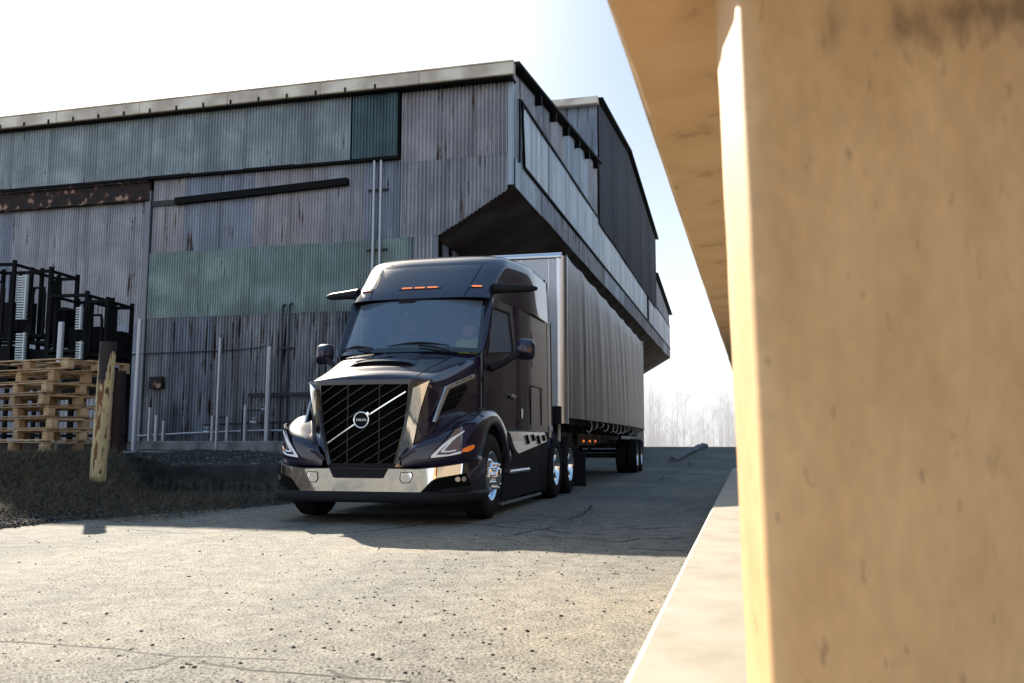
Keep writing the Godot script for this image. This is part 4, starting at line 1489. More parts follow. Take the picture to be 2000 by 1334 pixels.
	for b in [1.755, 1.635, 1.515, 1.395, 1.27, 1.03, 0.91, 0.79, 0.67, 0.55]:
		for seg in Geometry2D.intersect_polyline_with_polygon(PackedVector2Array([Vector2(-0.9, b - 0.54), Vector2(0.9, b + 0.54)]), op):
			var a: Vector2 = seg[0]
			var e: Vector2 = seg[seg.size() - 1]
			if a.distance_to(e) < 0.05: continue
			st = S()
			rows = []
			for c in [[-0.012, -0.09], [-0.0045, -0.012], [0.0045, -0.012], [-0.006, -0.09]]:
				var row := PackedVector3Array()
				for k in 7:
					var p := a.lerp(e, k / 6.0)
					row.append(on_grille(p.x, p.y + c[0], c[1]))
				rows.append(row)
			grid(st, rows, -1)
			obj("grille_slat", st, M.dark_chrome, gr)
	for vx in [-0.178, 0.2]:
		st = S()
		for k in 6:
			bar(st, on_grille(vx, lerpf(0.665, 1.545, k / 6.0), -0.03), on_grille(vx, lerpf(0.665, 1.545, (k + 1) / 6.0), -0.03), 0.007, 0.02, Vector3(0, 0, 1))
		obj("grille_upright", st, M.dark_chrome, gr)
	for e in [[[-0.415, 0.892], [-0.075, 1.102]], [[0.085, 1.20], [0.505, 1.46]]]:
		st = S()
		rows = []
		for c in [[-0.013, 0.0], [-0.008, 0.016], [0.008, 0.016], [0.013, 0.0], [0.0, -0.02], [-0.013, 0.0]]:
			var row := PackedVector3Array()
			for k in 7: row.append(on_grille(lerpf(e[0][0], e[1][0], k / 6.0), lerpf(e[0][1], e[1][1], k / 6.0) + c[0], c[1]))
			rows.append(row)
		grid(st, rows, -1)
		obj("chrome_bar", st, M.chrome, gr)
	st = S()
	var ec := on_grille(0.012, 1.148, 0.03)
	rows = []
	for k in 37:
		var a := TAU * k / 36.0
		var row := PackedVector3Array()
		for q in 9:
			var b := TAU * q / 8.0
			var rr := 0.086 + cos(b) * 0.0105
			row.append(ec + Vector3(cos(a) * rr, sin(a) * rr, sin(b) * 0.012))
		rows.append(row)
	grid(st, rows, 1)
	# the arrow stub of the ring
	bar(st, ec + Vector3(0.06, 0.06, 0), ec + Vector3(0.088, 0.078, 0), 0.03, 0.022, Vector3(0, 0, 1))
	obj("emblem_ring", st, M.chrome, gr)
	st = S()
	st.set_smooth_group(-1)
	for k in 32:
		tri(st, ec, ec + Vector3(cos(TAU * k / 32.0), sin(TAU * k / 32.0), 0) * 0.082, ec + Vector3(cos(TAU * (k + 1) / 32.0), sin(TAU * (k + 1) / 32.0), 0) * 0.082)
	obj("emblem_disc", st, M.badge_black, gr)
	text("emblem_letters", "VOLVO", 0.034, 0.006, M.letter, gr, ec + Vector3(0, 0, 0.006), Basis.IDENTITY, "Droid Serif")
	# ---- side vents of the hood
	for sg in [-1.0, 1.0]:
		var fs: Callable = on_hood_side if sg > 0 else flipx(on_hood_side)
		var v := Node3D.new()
		v.name = "hood_vent"
		T.add_child(v, true)
		var outline := [[0.945, 1.13], [0.80, 1.335], [0.63, 1.537], [-0.131, 1.735], [-0.13, 1.69], [0.04, 1.575], [-0.02, 1.53], [0.40, 1.28], [0.844, 1.144]]
		st = S()
		patch(st, outline, fs, 0.1, 0.02, 0.008)
		obj("vent_frame", st, M.paint, v)
		st = S()
		patch(st, [[0.80, 1.22], [0.62, 1.46], [0.5, 1.505], [0.08, 1.60], [0.05, 1.56], [0.38, 1.30]], fs, 0.1, 0.0, 0.011)
		obj("vent_mesh", st, M.recess, v)
		st = S()
		for k in 6:
			var z := 0.66 - 0.1 * k
			var y := 1.40 + 0.03 * k
			box(st, (fs.call(z, y, 0.016) as Vector3), Vector3(0.006, 0.16, 0.012), Basis(Vector3.RIGHT, -0.35))
		for k in 3:
			bar(st, fs.call(0.68 - 0.05 * k, 1.33 + 0.07 * k, 0.015), fs.call(0.2 - 0.03 * k, 1.43 + 0.07 * k, 0.015), 0.006, 0.008)
		obj("vent_bars", st, M.black_plastic, v)
		st = S()
		patch(st, [[0.948, 1.127], [0.80, 1.341], [0.651, 1.539], [-0.131, 1.738], [-0.143, 1.696], [0.567, 1.515], [0.683, 1.385], [0.9, 1.128]], fs, 0.1, 0.02, 0.024)
		obj("vent_trim", st, M.vent_metal, v)
		st = S()
		for k in 3:
			var z := 0.36 - 0.17 * k
			var y := 1.594 + 0.043 * k
			patch(st, [[z + 0.06, y - 0.012], [z - 0.05, y + 0.016], [z - 0.06, y + 0.026], [z + 0.05, y]], fs, 0.2, 0.0, 0.0255)
		obj("trim_slots", st, M.recess, v)
	build_cab(T)
	# ---- wheels
	var w0 := make_wheel("wheel", T, Vector3(1.075, 0.5, 0), 1.0, "steer")
	w0.set_meta("label", "front wheel with polished rim and chrome lug covers")
	make_wheel("wheel", T, Vector3(-1.075, 0.5, 0), -1.0, "steer")
	for z in [-4.11, -5.43]:
		make_wheel("wheel", T, Vector3(1.075, 0.5, z), 1.0, "drive")
		make_wheel("wheel", T, Vector3(-1.075, 0.5, z), -1.0, "drive")
	# frame rails, axles, fifth wheel
	st = S()
	for sg in [-1.0, 1.0]:
		box(st, Vector3(sg * 0.42, 0.85, -2.6), Vector3(0.09, 0.28, 6.9))
	box(st, Vector3(0, 0.5, 0), Vector3(1.9, 0.12, 0.14))
	for z in [-4.11, -5.43]:
		box(st, Vector3(0, 0.5, z), Vector3(1.9, 0.2, 0.2))
	box(st, Vector3(0, 1.08, -4.75), Vector3(0.9, 0.14, 0.95))
	box(st, Vector3(0, 0.55, -0.1), Vector3(1.4, 0.5, 0.8))
	obj("chassis", st, M.frame_dirty, T)
	st = S()
	box(st, Vector3(1.07, 0.42, -6.1), Vector3(0.62, 0.66, 0.015))
	box(st, Vector3(-1.07, 0.42, -6.1), Vector3(0.62, 0.66, 0.015))
	obj("mud_flap", st, M.black_plastic, T)

func build_cab(T: Node3D) -> void:
	var st := S()
	var rows := []
	# side walls with the door window left open
	for sg in [-1.0, 1.0]:
		var fc: Callable = on_cab if sg > 0 else flipx(on_cab)
		var door := Node3D.new()
		door.name = "door"
		T.add_child(door, true)
		var win := [[-0.50, 2.03], [-0.74, 2.66], [-1.42, 2.68], [-1.48, 2.13]]
		st = S()
		for p in [[[-0.36, 1.05], [-0.36, 2.03], [-0.50, 2.03], [-1.48, 2.13], [-1.62, 2.13], [-1.62, 1.05]],
			[[-0.36, 2.03], [-0.46, 2.12], [-0.80, 2.79], [-0.74, 2.66], [-0.50, 2.03]],
			[[-0.74, 2.66], [-0.80, 2.79], [-1.62, 2.79], [-1.62, 2.68], [-1.42, 2.68]],
			[[-1.42, 2.68], [-1.62, 2.68], [-1.62, 2.13], [-1.48, 2.13]]]:
			patch(st, p, fc, 0.12, 0.03)
		obj("door_skin", st, M.paint, door)
		st = S()
		patch(st, win, fc, 0.12, 0.0, -0.012)
		obj("door_glass", st, M.glass, door)
		st = S()
		for k in 4:
			var a: Array = win[k]
			var b: Array = win[(k + 1) % 4]
			bar(st, fc.call(a[0], a[1], 0.003), fc.call(b[0], b[1], 0.003), 0.022, 0.022, Vector3.RIGHT)
		obj("window_seal", st, M.black_plastic, door)
		st = S()
		cbox(st, fc.call(-1.42, 1.52, 0.02), Vector3(0.04, 0.06, 0.24), 0.015)
		obj("door_handle", st, M.gloss_black, door)
		st = S()
		bar(st, fc.call(-1.625, 1.05, 0.0), fc.call(-1.625, 2.79, 0.0), 0.008, 0.012, Vector3.RIGHT)
		bar(st, fc.call(-0.355, 1.05, 0.0), fc.call(-0.355, 2.02, 0.0), 0.012, 0.014, Vector3.RIGHT)
		obj("door_gap", st, M.recess, door)
		# sleeper wall
		st = S()
		patch(st, [[-1.63, 1.05], [-1.63, 2.79], [-3.42, 2.84], [-3.42, 1.05]], fc, 0.12, 0.03)
		var sl := obj("sleeper_wall", st, M.paint, T)
		st = S()
		patch(st, [[-2.42, 2.02], [-2.42, 2.52], [-2.47, 2.55], [-2.52, 2.52], [-2.52, 2.02]], fc, 0.1, 0.0, 0.006)
		obj("slit_window", st, M.gloss_black, sl)
		st = S()
		for e in [[-2.25, 1.15, -2.25, 1.72], [-2.25, 1.72, -2.95, 1.72], [-2.95, 1.15, -2.95, 1.72]]:
			bar(st, fc.call(e[0], e[1], 0.002), fc.call(e[2], e[3], 0.002), 0.008, 0.012, Vector3.RIGHT)
		obj("locker_gap", st, M.recess, sl)
		st = S()
		cbox(st, fc.call(-1.78, 1.3, 0.012), Vector3(0.02, 0.14, 0.06), 0.006)
		obj("marker_light", st, M.satin_metal, sl)
		# rear side extender
		st = S()
		patch(st, [[-3.46, 0.98], [-3.46, 2.84], [-3.72, 2.84], [-3.72, 0.98]], fc, 0.2, 0.04)
		patch(st, [[-3.46, 2.87], [-3.46, 3.46], [-3.72, 3.50], [-3.72, 2.87]], fc, 0.2, 0.04, -0.06)
		obj("side_extender", st, M.paint, T)
		st = S()
		bar(st, fc.call(-3.74, 0.98, -0.02), fc.call(-3.74, 2.84, -0.02), 0.05, 0.05, Vector3.RIGHT)
		bar(st, fc.call(-3.74, 2.86, -0.08), fc.call(-3.74, 3.5, -0.08), 0.05, 0.05, Vector3.RIGHT)
		obj("rubber_edge", st, M.black_plastic, T)
		# A pillar between windscreen and door
		st = S()
		rows = []
		for k in 9:
			var b := k / 8.0
			var p := windscreen_at(sg * 0.955, b)
			var q: Vector3 = fc.call(lerpf(-0.36, -0.80, clampf(b * 1.02, 0, 1)), lerpf(2.03, 2.79, b), 0.0)
			rows.append(PackedVector3Array([p, p.lerp(q, 0.5) + Vector3(sg * 0.018, 0, 0.02), q]))
		grid(st, rows, 1)
		obj("pillar", st, M.paint, T)
		# cowl side
		st = S()
		rows = []
		for k in 6:
			var y := lerpf(1.05, 2.04, k / 5.0)
			rows.append(PackedVector3Array([Vector3(sg * 0.955, y, -0.42), Vector3(sg * 0.975, y, -0.40), fc.call(-0.37, y, 0.0)]))
		grid(st, rows, 1)
		obj("cowl_side", st, M.paint, T)
		# camera mirror pod under the roof edge
		st = S()
		var pts := []
		var rad := []
		for k in 9:
			var t := k / 8.0
			pts.append(Vector3(sg * lerpf(0.96, 1.53, t), 2.945 + 0.01 * t, -0.93 - 0.20 * t))
			rad.append([0.075, 0.072, 0.066, 0.062, 0.058, 0.055, 0.052, 0.046, 0.022][k])
		tube(st, pts, rad, 10)
		obj("camera_arm", st, M.black_plastic, T)
		# small mirror on its arm
		var mi := Node3D.new()
		mi.name = "side_mirror"
		T.add_child(mi, true)
		st = S()
		rows = []
		for k in 9:
			var t := k / 8.0
			var e := sin(clampf(t * 1.15, 0, 1) * PI / 2.0)
			var hw := 0.13 * (0.35 + 0.65 * e)
			var hh := 0.14 * (0.35 + 0.65 * e)
			var row := PackedVector3Array()
			for q in 25:
				var a := TAU * q / 24.0
				var cx := signf(cos(a)) * pow(absf(cos(a)), 0.55)
				var cy := signf(sin(a)) * pow(absf(sin(a)), 0.55)
				row.append(Vector3(sg * 1.42 + cx * hw, 2.11 + cy * hh - 0.01 * cx * sg, -0.74 - 0.14 * t))
			rows.append(row)
		grid(st, rows, 1)
		st.set_smooth_group(-1)
		for q in 24:
			tri(st, Vector3(sg * 1.42, 2.11, -0.735), rows[0][q + 1], rows[0][q])
			tri(st, Vector3(sg * 1.42, 2.11, -0.882), rows[8][q], rows[8][q + 1])
		obj("mirror_shell", st, M.paint, mi)
		st = S()
		tube(st, [Vector3(sg * 1.03, 1.84, -0.58), Vector3(sg * 1.18, 1.92, -0.66), Vector3(sg * 1.36, 2.06, -0.8)], [0.05, 0.042, 0.04], 8)
		obj("mirror_arm", st, M.black_plastic, mi)
	# windscreen
	st = S()
	rows = []
	for k in 9:
		var row := PackedVector3Array()
		for j in 25: row.append(windscreen_at((j / 12.0 - 1.0) * 0.955, k / 8.0, -0.008))
		rows.append(row)
	grid(st, rows, 1, true)
	obj("windscreen", st, M.glass, T)
	st = S()
	for e in [0, 1]:
		rows = []
		for q in [[0.0, -0.03], [0.0, 0.05]] if e == 0 else [[1.0, -0.045], [1.0, 0.02]]:
			var row := PackedVector3Array()
			for j in 25: row.append(windscreen_at((j / 12.0 - 1.0) * 0.97, q[0] + q[1], 0.002))
			rows.append(row)
		grid(st, rows, 1)
	for sg in [-1.0, 1.0]:
		rows = []
		for a in [0.925, 0.965]:
			var row := PackedVector3Array()
			for k in 9: row.append(windscreen_at(sg * a, k / 8.0, 0.001))
			rows.append(row)
		grid(st, rows, 1)
	obj("windscreen_border", st, M.gloss_black, T)
	st = S()
	cbox(st, windscreen_at(-0.12, 0.91, -0.03), Vector3(0.26, 0.11, 0.05), 0.02)
	obj("camera_housing", st, M.black_plastic, T)
	# cowl: dark tray between hood and glass
	st = S()
	rows = []
	for e in [[-0.09, 1.99], [-0.15, 2.03], [-0.22, 2.042]]:
		var row := PackedVector3Array()
		for j in 21:
			var u := j / 10.0 - 1.0
			row.append(Vector3(u * 0.96, e[1] - 0.035 * u * u, e[0] - 0.33 * u * u))
		rows.append(row)
	grid(st, rows, 1)
	obj("cowl", st, M.black_plastic, T)
	# wipers
	for e in [[0.62, -0.22, 0.02], [-0.42, -0.98, 0.0]]:
		var w := Node3D.new()
		w.name = "wiper"
		T.add_child(w, true)
		var piv := windscreen_at(e[0], -0.03, 0.035)
		var mid := windscreen_at((e[0] + e[1]) * 0.5, 0.075, 0.035)
		st = S()
		tube(st, [piv, piv.lerp(mid, 0.5) + Vector3(0, 0.02, 0.015), mid], [0.014, 0.011, 0.009], 6)
		obj("wiper_arm", st, M.black_plastic, w)
		st = S()
		var pts := []
		for k in 9:
			var a := lerpf(e[0] - 0.02, e[1], k / 8.0)
			pts.append(windscreen_at(a, 0.055 + 0.05 * sin(PI * k / 8.0) + e[2], 0.022))
		tube(st, pts, [0.006, 0.009, 0.012, 0.016, 0.018, 0.016, 0.012, 0.009, 0.006], 6)
		obj("wiper_blade", st, M.black_plastic, w)
	# roof cap and fairing: U-shaped rows from the windscreen header to the crown
	st = S()
	rows = []
	var crown := [
		[2.79, -0.575, 0.985, 0.0], [2.86, -0.64, 0.985, 0.0], [2.98, -0.77, 0.98, 0.0], [3.12, -0.93, 0.975, 0.1], [3.25, -1.08, 0.97, 0.3], [3.335, -1.185, 0.96, 0.6], [3.36, -1.22, 0.955, 0.8], [3.375, -1.235, 0.945, 1.0],
		[3.43, -1.31, 0.925, 1.0], [3.48, -1.40, 0.885, 1.0], [3.52, -1.50, 0.82, 1.0], [3.55, -1.62, 0.72, 1.0], [3.57, -1.80, 0.56, 1.0], [3.58, -2.0, 0.3, 1.0], [3.582, -2.1, 0.05, 1.0]]
	for e in crown:
		var row := PackedVector3Array()
		var n := 64
		for k in n + 1:
			var u := k / float(n) * 2.0 - 1.0
			var s := signf(u)
			var a := absf(u)
			var x: float
			var z: float
			var d := 0.34
			if a < 0.62:
				var th := a / 0.62 * PI / 2.0
				x = e[2] * pow(sin(th), 0.62)
				z = e[1] - d * (1.0 - pow(maxf(cos(th), 0.0), 0.62))
			else:
				x = e[2]
				z = lerpf(e[1] - d, -3.44, (a - 0.62) / 0.38)
			var wide := lerpf(1.0, 1.225, sstep(-0.9, -2.6, z))
			var lift: float = 0.10 * sstep(-1.3, -3.3, z) * e[3]
			row.append(Vector3(s * x * wide, e[0] + lift, z))
		rows.append(row)
	grid(st, rows, 1, true)
	var roof := obj("roof_cap", st, M.paint, T)
	st = S()
	st.set_smooth_group(-1)
	quad(st, Vector3(-1.19, 1.05, -3.43), Vector3(1.19, 1.05, -3.43), Vector3(1.17, 3.5, -3.43), Vector3(-1.17, 3.5, -3.43))
	obj("rear_wall", st, M.paint, T)
	# crease line with studs, panel gaps and marker lamps on the fairing
	var fair := func(x: float, y: float, out: float) -> Vector3:
		# front face of the fairing at height y
		var z := tab_at([[2.79, -0.575], [2.86, -0.64], [2.98, -0.77], [3.12, -0.93], [3.25, -1.08], [3.335, -1.185], [3.375, -1.235], [3.43, -1.31]], y)
		var w := 0.98
		var q := clampf(absf(x) / w, 0, 0.995)
		var th := asin(pow(q, 1.0 / 0.62))
		return Vector3(x, y, z + 0.004 - 0.34 * (1.0 - pow(cos(th), 0.62)) + out)
	st = S()
	var pts := []
	for k in 25:
		var x := lerpf(-0.9, 0.9, k / 24.0)
		pts.append(fair.call(x, 3.352, -0.012))
	tube(st, pts, 0.007, 5, false)
	obj("crease_trim", st, M.dark_chrome, roof)
	for x in [-0.6, -0.3, 0.0, 0.3, 0.6]:
		st = S()
		lathe(st, [[0.016, -0.03], [0.016, 0.02], [0.0, 0.024]], fair.call(x, 3.395, -0.03), 8)
		obj("roof_stud", st, M.recess, roof)
	st = S()
	for sg in [-1.0, 1.0]:
		var gp := []
		for k in 8: gp.append(fair.call(sg * lerpf(0.66, 0.74, k / 7.0), lerpf(2.81, 3.35, k / 7.0), 0.004))
		tube(st, gp, 0.0035, 4, false)
	obj("panel_gap", st, M.recess, roof)
	for e in [[-0.27, -0.09], [-0.09, 0.09], [0.09, 0.27]]:
		var ml := Node3D.new()
		ml.name = "marker_light"
		T.add_child(ml, true)
		st = S()
		patch(st, [[e[0] - 0.03, 2.945], [e[1] + 0.03, 2.945], [e[1] + 0.04, 2.985], [e[0] - 0.03, 2.985]], fair, 0.05, 0.03, 0.008)
		obj("lamp_base", st, M.gloss_black, ml)
		st = S()
		patch(st, [[e[0] + 0.02, 2.953], [e[1] - 0.02, 2.953], [e[1] - 0.02, 2.974], [e[0] + 0.02, 2.974]], fair, 0.05, 0.012, 0.016)
		obj("lamp_strip", st, M.marker_amber, ml)
	for sg in [-1.0, 1.0]:
		var ml := Node3D.new()
		ml.name = "marker_light"
		T.add_child(ml, true)
		for e in [["lamp_base", 0.04, 0.02, M.gloss_black, 0.01], ["lamp_strip", 0.0, 0.011, M.marker_amber, 0.02]]:
			st = S()
			var a: float = sg * (0.72 - e[1])
			var b: float = sg * (0.84 + e[1] * 0.6)
			patch(st, [[minf(a, b), 2.965 - e[2]], [maxf(a, b), 2.965 - e[2]], [maxf(a, b), 2.965 + e[2]], [minf(a, b), 2.965 + e[2]]], fair, 0.04, 0.02, e[4])
			obj(e[0], st, e[3], ml)
	# chassis fairings
	for sg in [-1.0, 1.0]:
		var fk: Callable = on_skirt if sg > 0 else flipx(on_skirt)
		var sk := Node3D.new()
		sk.name = "side_skirt"
		T.add_child(sk, true)
		st = S()
		patch(st, [[-0.70, 0.17], [-0.74, 0.62], [-0.88, 0.86], [-1.05, 0.76], [-3.0, 0.90], [-3.12, 0.45], [-3.3, 0.17]], fk, 0.2, 0.05)
		obj("skirt_panel", st, M.skirt_dark, sk)
		st = S()
		# leans outwards towards its foot, so that it catches the sky
		var fl := func(z: float, y: float, out: float) -> Vector3:
			return fk.call(z, y, out + 0.0) + Vector3(sg * (1.05 - y) * 0.34, 0, 0)
		patch(st, [[-0.8, 1.035], [-3.12, 1.055], [-3.12, 0.915], [-1.05, 0.755], [-0.93, 0.80]], fl, 0.2, 0.05, 0.006)
		obj("step_fairing", st, M.satin_metal, sk)
		st = S()
		patch(st, [[-0.80, 1.03], [-1.42, 1.035], [-1.5, 0.93], [-0.86, 0.93]], fl, 0.2, 0.0, 0.012)
		obj("dark_insert", st, M.gloss_black, sk)
		for e in [-1.75, -2.5]:
			for q in [[[e, 1.0], [e, 0.875]], [[e - 0.42, 1.01], [e - 0.42, 0.92]]]:
				st = S()
				bar(st, fl.call(q[0][0], q[0][1], 0.008), fl.call(q[1][0], q[1][1], 0.008), 0.02, 0.05, Vector3.RIGHT)
				obj("step_slot", st, M.recess, sk)
		st = S()
		cbox(st, fk.call(-1.45, 0.52, 0.02), Vector3(0.1, 0.05, 1.15), 0.02)
		obj("step", st, M.satin_metal, sk)
		for e in [[-0.62, -2.35], [-2.4, -3.12]]:
			st = S()
			bar(st, fk.call(e[0], 0.125, 0.01), fk.call(e[1], 0.125, 0.01), 0.03, 0.035)
			obj("skirt_edge", st, M.satin_metal, sk)
		st = S()
		patch(st, [[-3.0, 0.92], [-3.1, 0.45], [-3.3, 0.15], [-3.55, 0.15], [-3.5, 1.06], [-3.12, 1.06]], fk, 0.2, 0.06, 0.004)
		obj("quarter_fairing", st, M.black_plastic, sk)
		st = S()
		patch(st, [[-0.8, 1.07], [-3.7, 1.07], [-3.7, 0.99], [-0.8, 0.99]], fk, 0.3, 0.0, -0.02)
		obj("cab_sill", st, M.gloss_black, sk)
		# quarter fender over the first drive wheel
		st = S()
		rows = []
		for k in 7:
			var a := deg_to_rad(lerpf(150, 95, k / 6.0))
			rows.append(PackedVector3Array([Vector3(sg * 1.23, 0.5 + sin(a) * 0.58, -4.11 - cos(a) * 0.58), Vector3(sg * 0.65, 0.5 + sin(a) * 0.58, -4.11 - cos(a) * 0.58)]))
		grid(st, rows, 1)
		obj("quarter_fender", st, M.paint, sk)
	text("side_letters", "V O", 0.14, 0.006, M.trailer_white, T, Vector3(1.225, 1.115, -3.6), Basis(Vector3.UP, PI / 2.0))
	# cabin
	var inr := Node3D.new()
	inr.name = "cabin"
	T.add_child(inr, true)
	st = S()
	rows = []
	for e in [[-0.25, 2.03], [-0.5, 2.045], [-0.75, 2.0], [-0.82, 1.8]]:
		var row := PackedVector3Array()
		for j in 11:
			var u := j / 5.0 - 1.0
			row.append(Vector3(u * 0.93, e[1] - 0.03 * u * u, e[0] - 0.2 * u * u * (1.0 if e[0] > -0.4 else 0.3)))
		rows.append(row)
	grid(st, rows, 1)
	obj("dashboard", st, M.cabin, inr)
	st = S()
	box(st, Vector3(0, 1.3, -1.3), Vector3(2.0, 0.06, 2.0))
	box(st, Vector3(0, 2.05, -2.0), Vector3(2.1, 1.5, 0.05))
	box(st, Vector3(0, 2.86, -1.4), Vector3(1.9, 0.05, 1.2))
	obj("cabin_lining", st, M.cabin, inr)
	for sx in [-0.5, 0.5]:
		st = S()
		cbox(st, Vector3(sx, 1.72, -1.3), Vector3(0.5, 0.14, 0.5), 0.05)
		cbox(st, Vector3(sx, 2.08, -1.58), Vector3(0.5, 0.7, 0.13), 0.05, Basis(Vector3.RIGHT, -0.12))
		cbox(st, Vector3(sx, 2.52, -1.64), Vector3(0.26, 0.2, 0.1), 0.04)
		cbox(st, Vector3(sx, 1.48, -1.3), Vector3(0.34, 0.34, 0.34), 0.03)
		obj("seat", st, M.seat_cloth, inr)
	st = S()
	var ring := []
	for k in 25:
		var a := TAU * k / 24.0
		ring.append(Vector3(0.5 + cos(a) * 0.21, 2.0 + sin(a) * 0.21 * 0.75, -0.88 + sin(a) * 0.21 * -0.6))
	tube(st, ring, 0.016, 6, false)
	bar(st, Vector3(0.3, 2.0, -0.88), Vector3(0.7, 2.0, -0.88), 0.04, 0.02)
	bar(st, Vector3(0.5, 2.0, -0.88), Vector3(0.5, 1.85, -0.72), 0.05, 0.05)
	obj("steering_wheel", st, M.black_plastic, inr)

# ------------------------------------------------------------------ driver: one continuous figure by surface nets
func cap_dist(p: Vector3, a: Vector3, b: Vector3, ra: float, rb: float) -> float:
	var ab := b - a
	var t := clampf((p - a).dot(ab) / maxf(ab.length_squared(), 1e-9), 0.0, 1.0)
	return p.distance_to(a + ab * t) - lerpf(ra, rb, t)

func nets(st: SurfaceTool, bones: Array, lo: Vector3, hi: Vector3, cell: float, blend: float) -> void:
	var nx := int((hi.x - lo.x) / cell) + 2
	var ny := int((hi.y - lo.y) / cell) + 2
	var nz := int((hi.z - lo.z) / cell) + 2
	var v := PackedFloat32Array()
	v.resize(nx * ny * nz)
	var i := 0
	for z in nz:
		for y in ny:
			for x in nx:
				var p := lo + Vector3(x, y, z) * cell
				var acc := 0.0
				for b in bones:
					var d := cap_dist(p, b[0], b[1], b[2], b[3])
					if d < blend * 5.0: acc += exp(-d / blend)
				v[i] = -blend * log(acc) if acc > 0.0 else 1.0
				i += 1
	var vert := {}
	var sy := nx
	var sz := nx * ny
	for z in nz - 1:
		for y in ny - 1:
			for x in nx - 1:
				var b0 := x + y * sy + z * sz
				var n := 0
				var s := Vector3.ZERO
				for e in [[0, 1, 0], [sy, 1, 1], [sz, 1, 2], [sy + sz, 1, 3], [0, sy, 0], [1, sy, 4], [sz, sy, 2], [1 + sz, sy, 6], [0, sz, 0], [1, sz, 4], [sy, sz, 1], [1 + sy, sz, 5]]:
					var a0: int = b0 + e[0]
					var a1: int = a0 + e[1]
					if (v[a0] < 0.0) != (v[a1] < 0.0):
						var t := v[a0] / (v[a0] - v[a1])
						var c0 := Vector3(a0 % sy, (a0 / sy) % ny, a0 / sz)
						var c1 := Vector3(a1 % sy, (a1 / sy) % ny, a1 / sz)
						s += c0.lerp(c1, t)
						n += 1
				if n > 0: vert[b0] = lo + s / n * cell
	st.set_smooth_group(1)
	for z in range(1, nz - 1):
		for y in range(1, ny - 1):
			for x in range(1, nx - 1):
				var b0 := x + y * sy + z * sz
				for e in [[1, sy, sz], [sy, sz, 1], [sz, 1, sy]]:
					var in0 := v[b0] < 0.0
					if in0 != (v[b0 + e[0]] < 0.0):
						var k := [b0, b0 - e[1], b0 - e[1] - e[2], b0 - e[2]]
						if vert.has(k[0]) and vert.has(k[1]) and vert.has(k[2]) and vert.has(k[3]):
							if in0: quad(st, vert[k[0]], vert[k[3]], vert[k[2]], vert[k[1]])
							else: quad(st, vert[k[0]], vert[k[1]], vert[k[2]], vert[k[3]])

